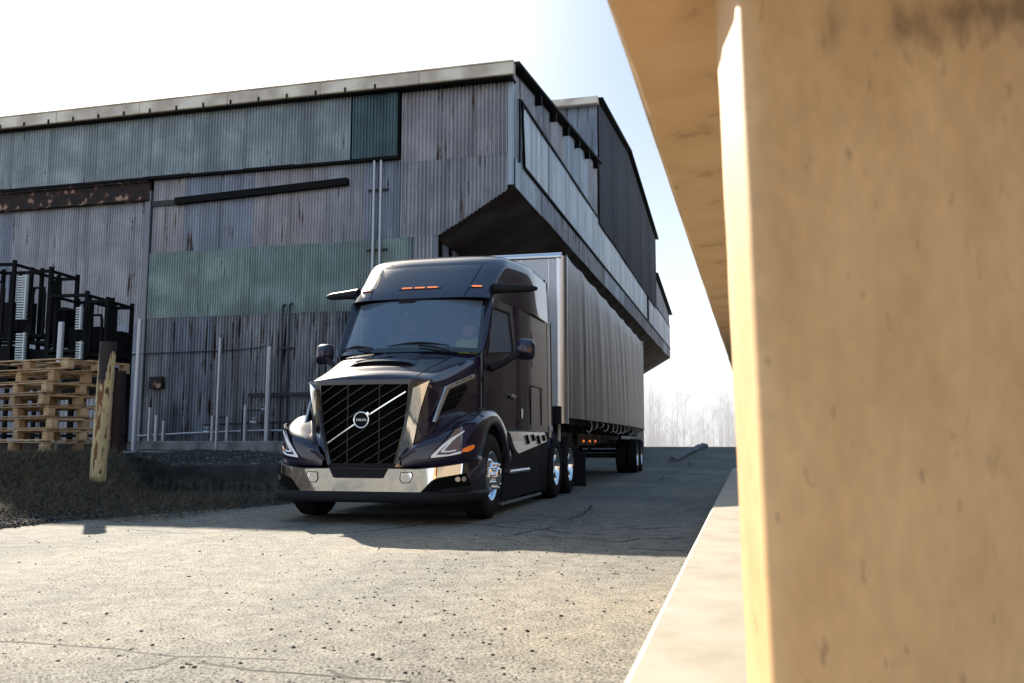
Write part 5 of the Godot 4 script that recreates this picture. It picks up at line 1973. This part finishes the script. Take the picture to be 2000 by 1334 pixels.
func build_driver() -> void:
	var d := thing("person", "driver in a yellow-green safety vest behind the windscreen, hands on the wheel", "person", TRUCK_AT, TRUCK_TURN)
	mat("skin", lin(0.34, 0.2, 0.14), 0.6)
	mat("vest", lin(0.3, 0.42, 0.05), 0.7)
	mat("clothes", lin(0.03, 0.035, 0.05), 0.85)
	mat("eye", lin(0.2, 0.19, 0.18), 0.4)
	mat("hair", lin(0.02, 0.015, 0.012), 0.8)
	var x := 0.5
	var hip := Vector3(x, 1.84, -1.36)
	var chest := Vector3(x, 2.16, -1.42)
	var neck := Vector3(x, 2.34, -1.41)
	var head := Vector3(x, 2.47, -1.37)
	# body in dark clothes: torso, arms to the wheel, seated legs
	var st := S()
	var bones := [[hip + Vector3(-0.08, 0, 0), hip + Vector3(0.08, 0, 0), 0.12, 0.12], [hip, chest, 0.13, 0.15], [chest + Vector3(-0.1, 0.06, 0), chest + Vector3(0.1, 0.06, 0), 0.11, 0.11], [chest, neck, 0.1, 0.055]]
	for s in [-1.0, 1.0]:
		var shd := chest + Vector3(s * 0.19, 0.1, 0)
		var elb := Vector3(x + s * 0.26, 1.98, -1.22)
		var wri := Vector3(x + s * 0.2, 2.05, -0.96)
		bones.append([shd, elb, 0.062, 0.05])
		bones.append([elb, wri, 0.048, 0.033])
		var kne := Vector3(x + s * 0.13, 1.8, -0.95)
		bones.append([hip + Vector3(s * 0.09, -0.01, 0), kne, 0.09, 0.062])
		bones.append([kne, Vector3(x + s * 0.13, 1.42, -0.84), 0.058, 0.042])
		bones.append([Vector3(x + s * 0.13, 1.37, -0.86), Vector3(x + s * 0.13, 1.36, -0.66), 0.045, 0.035])
	nets(st, bones, Vector3(x - 0.42, 1.28, -1.64), Vector3(x + 0.42, 2.44, -0.56), 0.026, 0.02)
	obj("body", st, M.clothes, d)
	# vest over the torso
	st = S()
	nets(st, [[hip + Vector3(0, 0.05, 0), chest, 0.142, 0.162], [chest + Vector3(-0.11, 0.06, 0), chest + Vector3(0.11, 0.06, 0), 0.12, 0.12]], Vector3(x - 0.3, 1.7, -1.68), Vector3(x + 0.3, 2.4, -1.2), 0.026, 0.02)
	obj("vest", st, M.vest, d)
	# head with face
	st = S()
	nets(st, [[neck, head + Vector3(0, -0.05, 0), 0.052, 0.055], [head + Vector3(0, 0.035, -0.02), head + Vector3(0, 0.0, 0.01), 0.088, 0.078], [head + Vector3(0, -0.05, 0.03), head + Vector3(0, -0.085, 0.045), 0.055, 0.035], [head + Vector3(0, 0.01, 0.095), head + Vector3(0, -0.025, 0.108), 0.012, 0.018], [head + Vector3(-0.085, -0.01, -0.01), head + Vector3(-0.09, -0.03, -0.01), 0.016, 0.012], [head + Vector3(0.085, -0.01, -0.01), head + Vector3(0.09, -0.03, -0.01), 0.016, 0.012], [head + Vector3(-0.02, -0.062, 0.078), head + Vector3(0.02, -0.062, 0.078), 0.012, 0.012]], head - Vector3(0.13, 0.2, 0.15), head + Vector3(0.13, 0.16, 0.16), 0.011, 0.008)
	obj("head", st, M.skin, d)
	st = S()
	nets(st, [[head + Vector3(0, 0.055, -0.035), head + Vector3(0, 0.06, 0.005), 0.092, 0.078], [head + Vector3(0, 0.0, -0.06), head + Vector3(0, -0.04, -0.06), 0.06, 0.05]], head - Vector3(0.13, 0.12, 0.17), head + Vector3(0.13, 0.18, 0.13), 0.014, 0.01)
	obj("hair", st, M.hair, d)
	for s in [-1.0, 1.0]:
		st = S()
		lathe(st, [[0.0, 0.012], [0.009, 0.009], [0.012, 0.0], [0.009, -0.009], [0.0, -0.012]], head + Vector3(s * 0.032, 0.012, 0.078), 8)
		obj("eye", st, M.eye, d)
		# hand: palm, four fingers round the rim, thumb on top
		var wri := Vector3(x + s * 0.2, 2.05, -0.96)
		var palm := Vector3(x + s * 0.2, 2.04, -0.905)
		var fb := [[wri, palm, 0.028, 0.032]]
		for k in 4:
			var r0 := palm + Vector3(0, 0.026 - 0.018 * k, 0.02)
			var l := [0.034, 0.038, 0.035, 0.028][k] as float
			var r1 := r0 + Vector3(s * 0.012, 0, l)
			fb.append([r0, r1, 0.0095, 0.009])
			fb.append([r1, r1 + Vector3(-s * 0.03, 0, 0.006), 0.009, 0.008])
		fb.append([palm + Vector3(-s * 0.02, 0.02, -0.01), palm + Vector3(-s * 0.035, 0.042, 0.03), 0.011, 0.009])
		st = S()
		nets(st, fb, palm - Vector3(0.09, 0.09, 0.12), palm + Vector3(0.09, 0.1, 0.1), 0.006, 0.003)
		obj("hand", st, M.skin, d)

# ------------------------------------------------------------------ trailer
func build_trailer() -> void:
	var T := thing("semi_trailer", "long grey curtain-sided semi trailer hitched behind the tractor", "trailer", TRUCK_AT, TRUCK_TURN)
	var z0 := -4.58
	var L := 14.33
	var yb := 1.32
	var yt := 4.2
	var st := S()
	# front bulkhead
	box(st, Vector3(0, 2.68, z0 - 0.03), Vector3(2.36, 2.86, 0.06))
	obj("bulkhead", st, M.trailer_white, T)
	st = S()
	for k in 5:
		box(st, Vector3(-1.0 + 0.5 * k, 2.68, z0 + 0.004), Vector3(0.012, 2.8, 0.012))
	obj("bulkhead_seams", st, M.alu, T)
	for sg in [-1.0, 1.0]:
		st = S()
		var rows := []
		for y in [1.22, 4.14]:
			var row := PackedVector3Array()
			for k in 9:
				var a := PI / 2.0 * k / 8.0
				row.append(Vector3(sg * (1.14 + sin(a) * 0.16), y, z0 - 0.14 + cos(a) * 0.15))
			row.append(Vector3(sg * 1.3, y, z0 - 0.2))
			rows.append(row)
		grid(st, rows, 1)
		obj("corner_post", st, M.alu, T)
	st = S()
	tube(st, [Vector3(-1.22, 4.13, z0 - 0.05), Vector3(1.22, 4.13, z0 - 0.05)], 0.07, 10)
	obj("front_rail", st, M.alu, T)
	# curtains with slack between the bows
	var wn := noise(501, 0.9, 3)
	var wn2 := noise(502, 3.0, 2)
	var bows := 8.0
	var edge := {}
	for sg in [-1.0, 1.0]:
		st = S()
		st.set_smooth_group(1)
		var cols := []
		var n := 240
		for i in n + 1:
			var s := i / float(n)
			var z := z0 - 0.2 - s * (L - 0.25)
			var q := absf(sin(PI * s * bows))
			var col := PackedVector3Array()
			for k in 13:
				var v := k / 12.0
				var bulge := 0.17 * pow(maxf(sin(PI * clampf(s, 0, 1)), 0.0), 0.9) * (1.0 - 0.75 * v * v)
				var fold := wn.get_noise_2d(s * 22.0, v * 0.1) * 0.013 + wn2.get_noise_2d(s * 22.0, v * 0.08) * 0.003
				var slack := q * 0.014 * v
				var x := 1.3 + bulge + fold * (0.35 + 0.65 * sin(PI * clampf(v, 0.1, 0.9))) - slack
				var y := lerpf(yb, yt - 0.03 * q, v)
				if v > 0.99: x = 1.27 - slack
				col.append(Vector3(sg * x, y, z))
			cols.append(col)
		for i in n:
			for k in 12:
				for e in [[i, k], [i, k + 1], [i + 1, k + 1], [i, k], [i + 1, k + 1], [i + 1, k]]:
					st.set_uv(Vector2(e[0] / float(n), e[1] / 12.0))
					st.add_vertex(cols[e[0]][e[1]])
		obj("curtain", st, M.curtain, T)
		edge[sg] = cols
	st = S()
	st.set_smooth_group(1)
	var rows2 := []
	for i in range(0, 241, 4):
		var row := PackedVector3Array()
		var a: Vector3 = edge[-1.0][i][12]
		var b: Vector3 = edge[1.0][i][12]
		for k in 7:
			var p := a.lerp(b, k / 6.0)
			row.append(p + Vector3(0, 0.03 * sin(PI * k / 6.0), 0))
		rows2.append(row)
	grid(st, rows2, 1)
	obj("roof_tarp", st, M.curtain, T)
	st = S()
	box(st, Vector3(0, 2.75, z0 - L), Vector3(2.6, 2.9, 0.08))
	obj("rear_doors", st, M.trailer_white, T)
	# deck, side rails, under-frame
	st = S()
	box(st, Vector3(0, 1.27, z0 - L / 2.0), Vector3(2.5, 0.1, L - 0.1))
	obj("deck", st, M.frame_dirty, T)
	for sg in [-1.0, 1.0]:
		st = S()
		box(st, Vector3(sg * 0.45, 1.05, z0 - L / 2.0 - 0.3), Vector3(0.1, 0.36, L - 1.4))
		obj("main_beam", st, M.frame_tan, T)
	for k in 11:
		st = S()
		box(st, Vector3(0, 1.16, z0 - 1.2 - k * 1.2), Vector3(2.4, 0.12, 0.06))
		obj("cross_member", st, M.frame_dirty, T)
	st = S()
	box(st, Vector3(0.62, 0.98, z0 - 4.6), Vector3(0.05, 0.3, 6.6))
	obj("side_box", st, M.frame_tan, T)
	# J hooks and strap ends hanging from the curtain hem
	for k in 17:
		var z := z0 - 2.2 - k * 0.72 - rng.randf_range(0, 0.2)
		var x := 1.28 + 0.16 * sin(PI * clampf((z0 - z) / L, 0, 1))
		st = S()
		var w := rng.randf_range(-0.03, 0.03)
		var l := rng.randf_range(0.12, 0.24)
		tube(st, [Vector3(x - 0.02, yb + 0.03, z), Vector3(x + 0.015, yb - l * 0.4, z + w), Vector3(x - 0.01, yb - l * 0.8, z + w * 1.5), Vector3(x - 0.05, yb - l, z + w), Vector3(x - 0.1, yb - l * 0.8, z)], 0.011, 5)
		obj("curtain_hook", st, M.satin_metal, T)
	for k in 7:
		st = S()
		cbox(st, Vector3(0.66, 0.93, z0 - 2.0 - k * 0.95), Vector3(0.04, 0.05, 0.09), 0.01)
		obj("marker_light", st, M.marker_amber, T)
	st = S()
	cbox(st, Vector3(1.05, 1.36, z0 + 0.1), Vector3(0.34, 0.3, 0.16), 0.01)
	obj("connector_box", st, M.black_plastic, T)
	st = S()
	box(st, Vector3(1.0, 1.33, z0 + 0.184), Vector3(0.14, 0.12, 0.008))
	obj("warning_plate", st, M.lamp_amber, T)
	# landing gear
	for sg in [-1.0, 1.0]:
		st = S()
		box(st, Vector3(sg * 0.95, 0.92, z0 - 2.9), Vector3(0.11, 0.7, 0.11))
		box(st, Vector3(sg * 0.95, 0.45, z0 - 2.9), Vector3(0.09, 0.3, 0.09))
		box(st, Vector3(sg * 0.95, 0.3, z0 - 2.9), Vector3(0.24, 0.03, 0.24))
		obj("landing_leg", st, M.frame_dirty, T)
	st = S()
	tube(st, [Vector3(1.1, 1.22, z0 - 0.35), Vector3(1.1, 0.92, z0 - 0.35)], 0.03, 8)
	obj("strut", st, M.trailer_white, T)
	# bogie
	for z in [z0 - L + 2.25, z0 - L + 0.95]:
		make_wheel("wheel", T, Vector3(1.155, 0.5, z), 1.0, "trailer")
		make_wheel("wheel", T, Vector3(-1.155, 0.5, z), -1.0, "trailer")
		st = S()
		tube(st, [Vector3(-1.1, 0.5, z), Vector3(1.1, 0.5, z)], 0.07, 10)
		obj("axle", st, M.frame_dirty, T)
	for z in [z0 - L + 2.95, z0 - L + 0.3]:
		for sg in [-1.0, 1.0]:
			st = S()
			box(st, Vector3(sg * 0.98, 0.62, z), Vector3(0.6, 0.62, 0.012))
			if z < z0 - L + 1.0:
				obj("mud_flap", st, M.black_plastic, T)
	st = S()
	box(st, Vector3(0, 0.85, z0 - L + 1.6), Vector3(1.1, 0.24, 2.6))
	box(st, Vector3(0, 0.62, z0 - L - 0.0), Vector3(2.3, 0.1, 0.1))
	box(st, Vector3(0.5, 0.9, z0 - L), Vector3(0.08, 0.6, 0.08))
	box(st, Vector3(-0.5, 0.9, z0 - L), Vector3(0.08, 0.6, 0.08))
	obj("bogie_frame", st, M.frame_dirty, T)

# ------------------------------------------------------------------ pallets
func build_pallets() -> void:
	var h := 0.19
	var base := Vector3(-11.39, 0.735, -12.69)
	var nth := ["lowest", "second from bottom", "third from bottom", "fourth from bottom", "fifth from bottom", "sixth from bottom", "second from top", "topmost"]
	for k in 8:
		var turn := deg_to_rad(-18.0) + rng.randf_range(-0.05, 0.05)
		var off := Vector3(rng.randf_range(-0.05, 0.05), 0, rng.randf_range(-0.05, 0.05))
		if k == 7: turn += 0.12; off.x += 0.12
		var p := thing("wooden_pallet", "wooden pallet, %s in the stack by the flaking yellow post" % nth[k], "pallet", base + off + Vector3(0, h * k, 0), turn, "stacked wooden pallets")
		var W := 1.9
		var D := 1.25
		for j in 3:
			var st := S()
			box(st, Vector3(0, 0.014, -D / 2.0 + 0.06 + j * (D - 0.12) / 2.0), Vector3(W, 0.02, 0.11))
			obj("bottom_board", st, M["wood%d" % (rng.randi() % 4)], p)
		for j in 3:
			for i in 3:
				var st := S()
				cbox(st, Vector3(-W / 2.0 + 0.075 + i * (W - 0.15) / 2.0, 0.08, -D / 2.0 + 0.06 + j * (D - 0.12) / 2.0), Vector3(0.15, 0.112, 0.115), 0.006)
				obj("block", st, M["wood%d" % (rng.randi() % 4)], p)
		for i in 3:
			var st := S()
			box(st, Vector3(-W / 2.0 + 0.06 + i * (W - 0.12) / 2.0, 0.147, 0), Vector3(0.11, 0.02, D))
			obj("stringer_board", st, M["wood%d" % (rng.randi() % 4)], p)
		for j in 6:
			if rng.randf() < 0.08: continue
			var st := S()
			var z := -D / 2.0 + 0.065 + j * (D - 0.13) / 5.0
			box(st, Vector3(rng.randf_range(-0.01, 0.01), 0.168, z), Vector3(W * rng.randf_range(0.985, 1.0), 0.019, 0.12), Basis(Vector3.UP, rng.randf_range(-0.01, 0.01)) * Basis(Vector3.FORWARD, rng.randf_range(-0.006, 0.006)))
			obj("deck_board", st, M["wood%d" % (rng.randi() % 4)], p)

# ------------------------------------------------------------------ stacking racks behind the pallets
func build_racks() -> void:
	var spec := [
		[Vector3(-17.25, 0.9, -17.6), 1.05, 4.2, "black steel stacking rack at the far left, tallest of the group"],
		[Vector3(-15.9, 0.9, -17.6), 0.5, 3.98, "black steel rack holding tall columns of pale slats"],
		[Vector3(-15.0, 0.9, -17.5), 0.9, 3.35, "black steel rack with arched rails, lower than its neighbours"],
		[Vector3(-14.28, 0.9, -17.6), 0.45, 3.2, "black steel rack nearest the grey pole, rightmost of the group"]]
	mat("slat_pale", lin(0.6, 0.63, 0.62), 0.45)
	for e in spec:
		var r := thing("steel_rack", e[3], "rack", e[0], 0.12, "steel racks behind the pallets")
		var w: float = e[1]
		var h: float = e[2]
		for sx in [-1.0, 1.0]:
			for sz in [-1.0, 1.0]:
				var st := S()
				var x: float = sx * w / 2.0
				box(st, Vector3(x, h / 2.0 + 0.05, sz * 0.5), Vector3(0.075, h + 0.1, 0.075))
				obj("upright", st, M.dark_steel, r)
		for y in [0.15, h * 0.33, h * 0.58, h * 0.62, h]:
			for sz in [-1.0, 1.0]:
				var st := S()
				box(st, Vector3(0, y, sz * 0.5), Vector3(w, 0.07, 0.07))
				obj("rail", st, M.dark_steel, r)
			for sx in [-1.0, 1.0]:
				var st := S()
				box(st, Vector3(sx * w / 2.0, y, 0), Vector3(0.06, 0.06, 1.0))
				obj("rail", st, M.dark_steel, r)
		var st := S()
		tube(st, [Vector3(-w * 0.3, h * 0.62, 0.54), Vector3(-w * 0.3, h * 0.86, 0.54), Vector3(-w * 0.24, h * 0.9, 0.54), Vector3(w * 0.24, h * 0.9, 0.54), Vector3(w * 0.3, h * 0.86, 0.54), Vector3(w * 0.3, h * 0.62, 0.54)], 0.035, 8)
		obj("hoop", st, M.dark_steel, r)
		st = S()
		box(st, Vector3(0, h * 0.44, 0), Vector3(w * 0.96, h * 0.2, 0.9))
		obj("load", st, M.dark_steel, r)
		for k in 3:
			st = S()
			box(st, Vector3(-w * 0.3 + w * 0.3 * k, h * 0.8, -0.2 + 0.1 * k), Vector3(0.05, h * 0.36, 0.05))
			obj("spindle", st, M.dark_steel, r)
		st = S()
		box(st, Vector3(0, h * 0.7, -0.3), Vector3(w * 0.9, h * 0.22, 0.3))
		obj("load", st, M.dark_steel, r)
	# columns of pale slats standing in the racks
	var col := [[Vector3(-16.18, 3.72, -16.95), 0.22, 18, "tall column of pale slats in the upper bay of the black rack"], [Vector3(-16.14, 2.72, -16.95), 0.22, 12, "column of pale slats in the lower bay of the black rack"], [Vector3(-14.5, 3.42, -16.85), 0.12, 9, "narrow column of pale slats in the upper right rack bay"], [Vector3(-14.45, 2.75, -16.85), 0.12, 7, "narrow column of pale slats in the lower right rack bay"]]
	for e in col:
		var s := thing("slat_column", e[3], "slats", e[0], 0.12, "columns of pale slats in the racks")
		for k in e[2]:
			var st := S()
			box(st, Vector3(0, 0.03 + k * 0.058, 0), Vector3(e[1], 0.03, 0.1))
			obj("slat", st, M.slat_pale, s)
		var st := S()
		box(st, Vector3(e[1] / 2.0 + 0.035, e[2] * 0.029, 0.1), Vector3(0.035, e[2] * 0.058, 0.05))
		obj("edge_strip", st, M.slat_pale, s)

# ------------------------------------------------------------------ posts, pipes, walls of the yard
func pole(called: String, label: String, category: String, at: Vector3, top: float, r: float, m: Material, group := "") -> void:
	var p := thing(called, label, category, at, 0.0, group)
	var st := S()
	tube(st, [Vector3(0, -0.1, 0), Vector3(0.0, top * 0.5, 0), Vector3(0.006, top, 0)], r, 14)
	obj("shaft", st, m, p)
	st = S()
	tube(st, [Vector3(0.006, top, 0), Vector3(0.006, top + r * 0.25, 0)], [r * 1.02, r * 0.75], 14)
	obj("cap", st, m, p)

func build_yard_things() -> void:
	# flaking yellow post: a leaning tube, paint chipped over rust and a burnt dark head
	var n := 128
	var im := Image.create(n, 256, false, Image.FORMAT_RGB8)
	var a := noise(801, 0.05, 4)
	var b := noise(802, 0.16, 3)
	for y in 256:
		for x in n:
			var v := y / 255.0      # 0 at the top
			var u := x / float(n)
			var c := lin(0.60, 0.46, 0.22).lerp(lin(0.48, 0.38, 0.22), clampf(a.get_noise_2d(x, y) + 0.5, 0, 1))
			var chip := b.get_noise_2d(x * 0.5, y * 0.16) + 0.25 * a.get_noise_2d(x, y * 2)
			if chip > 0.36: c = lin(0.10, 0.055, 0.03)
			var d := absf(u - 0.77) / 0.15
			var head := v + 0.06 * a.get_noise_2d(x * 2, y)
			if head < 0.07 or (head < 0.27 and d < 1.15 - head * 2.6): c = lin(0.018, 0.012, 0.012)
			elif d < 0.5 - (v - 0.25) * 0.5 and v < 0.8 and a.get_noise_2d(x * 2, y * 0.6) > -0.15: c = lin(0.20, 0.085, 0.035)
			im.set_pixel(x, y, c)
	M.post_paint.albedo_texture = ImageTexture.create_from_image(im)
	var p := thing("steel_post", "leaning steel post with flaking yellow paint and a charred dark top", "post", Vector3(-8.68, 0.24, -10.6))
	var st := S()
	st.set_smooth_group(1)
	var rows := 12
	var wn := noise(803, 2.0, 2)
	for j in rows:
		for i in 20:
			for e in [[i, j], [i, j + 1], [i + 1, j + 1], [i, j], [i + 1, j + 1], [i + 1, j]]:
				var t: float = e[1] / float(rows)
				var an: float = TAU * (e[0] % 20) / 20.0
				var r := 0.108 + wn.get_noise_2d(cos(an) * 2.0, t * 3.0) * 0.006
				st.set_uv(Vector2(e[0] / 20.0, 1.0 - t))
				st.add_vertex(Vector3(t * 0.1 + cos(an) * r, t * 2.05, 0.04 * t - sin(an) * r))
	obj("shaft", st, M.post_paint, p)
	st = S()
	st.set_smooth_group(-1)
	for i in 20:
		var a0 := TAU * i / 20.0
		var a1 := TAU * (i + 1) / 20.0
		tri(st, Vector3(0.1, 2.045, 0.04), Vector3(0.1 + cos(a0) * 0.106, 2.045, 0.04 - sin(a0) * 0.106), Vector3(0.1 + cos(a1) * 0.106, 2.045, 0.04 - sin(a1) * 0.106))
	obj("top_plate", st, M.grey_concrete, p)
	pole("bollard", "thick dark brown bollard right behind the yellow post", "bollard", Vector3(-10.22, 0.66, -12.9), 1.42, 0.098, M.post_brown)
	pole("steel_pole", "tall grey steel pole right of the brown bollard", "pole", Vector3(-12.87, 0.8, -16.8), 2.8, 0.052, M.galv)
	pole("steel_pole", "grey steel pole sticking up behind the pallet stack", "pole", Vector3(-12.62, 0.5, -14.2), 2.68, 0.055, M.galv)
	pole("steel_pole", "slender grey pole standing on the plinth before the rusty wall", "pole", Vector3(-11.56, 0.85, -17.9), 2.42, 0.033, M.galv)
	var short := [[-16.9, 1.05, 0.045, "short grey pipe stub below the meter box, leftmost"], [-16.66, 0.82, 0.055, "short grey pipe stub below the meter box, middle one"], [-16.42, 0.66, 0.045, "shortest grey pipe stub below the meter box, right one"], [-13.76, 1.1, 0.05, "short brown-grey standpipe left of the valve pipes"], [-13.06, 2.75, 0.075, "stout grey standpipe beside the dark wall pipes"]]
	for s in short:
		pole("standpipe", s[3], "pipe", Vector3(s[0], 0.86, -22.7), s[1], s[2], M.galv, "standpipes along the wall foot")
	# hoop of pipe
	var hp := thing("pipe_hoop", "low goalpost-shaped pipe hoop on the plinth", "pipe", Vector3(-14.5, 0.86, -22.6))
	st = S()
	tube(st, [Vector3(-0.24, 0, 0), Vector3(-0.24, 0.8, 0)], 0.045, 10)
	obj("leg", st, M.galv, hp)
	st = S()
	tube(st, [Vector3(0.24, 0, 0), Vector3(0.24, 0.78, 0)], 0.045, 10)
	obj("leg", st, M.galv, hp)
	st = S()
	tube(st, [Vector3(-0.2, 0.76, 0), Vector3(0.22, 0.75, 0)], 0.03, 8)
	obj("crossbar", st, M.pipe_dark, hp)
	# horizontal pipes with valves
	var pr := thing("pipe_run", "low run of thin dark pipes and valves along the wall foot", "pipes", Vector3(-15.4, 0.86, -22.75))
	st = S()
	tube(st, [Vector3(-2.0, 0.22, 0), Vector3(-0.4, 0.3, 0), Vector3(2.2, 0.38, 0), Vector3(3.4, 0.36, 0)], 0.03, 8)
	obj("pipe", st, M.galv, pr)
	st = S()
	tube(st, [Vector3(0.2, 0.55, -0.1), Vector3(3.3, 0.62, -0.1)], 0.025, 8)
	obj("pipe", st, M.pipe_dark, pr)
	for vx in [[0.4, 0.33], [1.9, 0.6], [2.25, 0.95]]:
		st = S()
		tube(st, [Vector3(vx[0] - 0.1, vx[1], 0.02), Vector3(vx[0] + 0.1, vx[1], 0.02)], 0.055, 10)
		tube(st, [Vector3(vx[0], vx[1], 0.02), Vector3(vx[0], vx[1] + 0.14, 0.02)], 0.018, 6)
		tube(st, [Vector3(vx[0] - 0.08, vx[1] + 0.14, 0.02), Vector3(vx[0] + 0.08, vx[1] + 0.14, 0.02)], 0.015, 6)
		obj("valve", st, M.galv, pr)
	st = S()
	tube(st, [Vector3(1.55, 0.0, 0.05), Vector3(1.55, 0.95, 0.05), Vector3(2.3, 0.95, 0.05), Vector3(2.3, 0.0, 0.05)], 0.028, 8)
	obj("pipe", st, M.pipe_dark, pr)
	# plinth along the wall foot and the low retaining wall
	st = S()
	cbox(st, Vector3(-11.5, 0.72, -18.55), Vector3(5.6, 0.42, 0.3), 0.015)
	var o := obj("concrete_plinth", st, M.grey_concrete)
	tag(o, "long low grey concrete plinth in front of the corrugated wall", "plinth")
	st = S()
	var rw := []
	var wn3 := noise(811, 1.2, 3)
	for q in [Vector2(0.0, -0.1), Vector2(0.0, 0.47), Vector2(-0.03, 0.5), Vector2(-0.3, 0.5), Vector2(-0.3, -0.1)]:
		var row := PackedVector3Array()
		for k in 33:
			var x := -10.35 + 4.0 * k / 32.0
			var e := wn3.get_noise_2d(x * 2.0, q.y * 5.0) * 0.012
			row.append(Vector3(x, q.y + e + 0.015 * (k / 32.0) * 3.0, -13.95 + q.x + e))
		rw.append(row)
	grid(st, rw, -1, true)
	st.set_smooth_group(-1)
	quad(st, rw[0][0], rw[1][0], rw[3][0], rw[4][0])
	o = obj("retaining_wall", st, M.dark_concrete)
	tag(o, "dark low concrete retaining wall left of the truck's front wheel", "wall")
	# broken kerb on the far slope
	st = S()
	var kr := []
	for k in 24:
		var t := k / 23.0
		var z := lerpf(-35.0, -48.0, t)
		var x := lerpf(-2.75, -2.05, t)
		var g := rise(z)
		var hh := 0.22 + wn3.get_noise_2d(z * 4.0, 2.0) * 0.1
		var ww := 0.16 + wn3.get_noise_2d(z * 4.0, 8.0) * 0.06
		var row := PackedVector3Array()
		for q in [Vector2(-1, -0.1), Vector2(-1, 0.7), Vector2(-0.6, 1.0), Vector2(0.5, 0.95), Vector2(1, 0.6), Vector2(1, -0.1)]:
			row.append(Vector3(x + q.x * ww, g + q.y * hh, z))
		kr.append(row)
	grid(st, kr, -1)
	for e in [0, 23]:
		var c: Vector3 = (kr[e][0] + kr[e][5]) / 2.0
		for q in 5: tri(st, c, kr[e][q], kr[e][q + 1])
	o = obj("broken_kerb", st, M.grey_concrete)
	tag(o, "crumbling concrete kerb lying along the far road slope", "kerb")
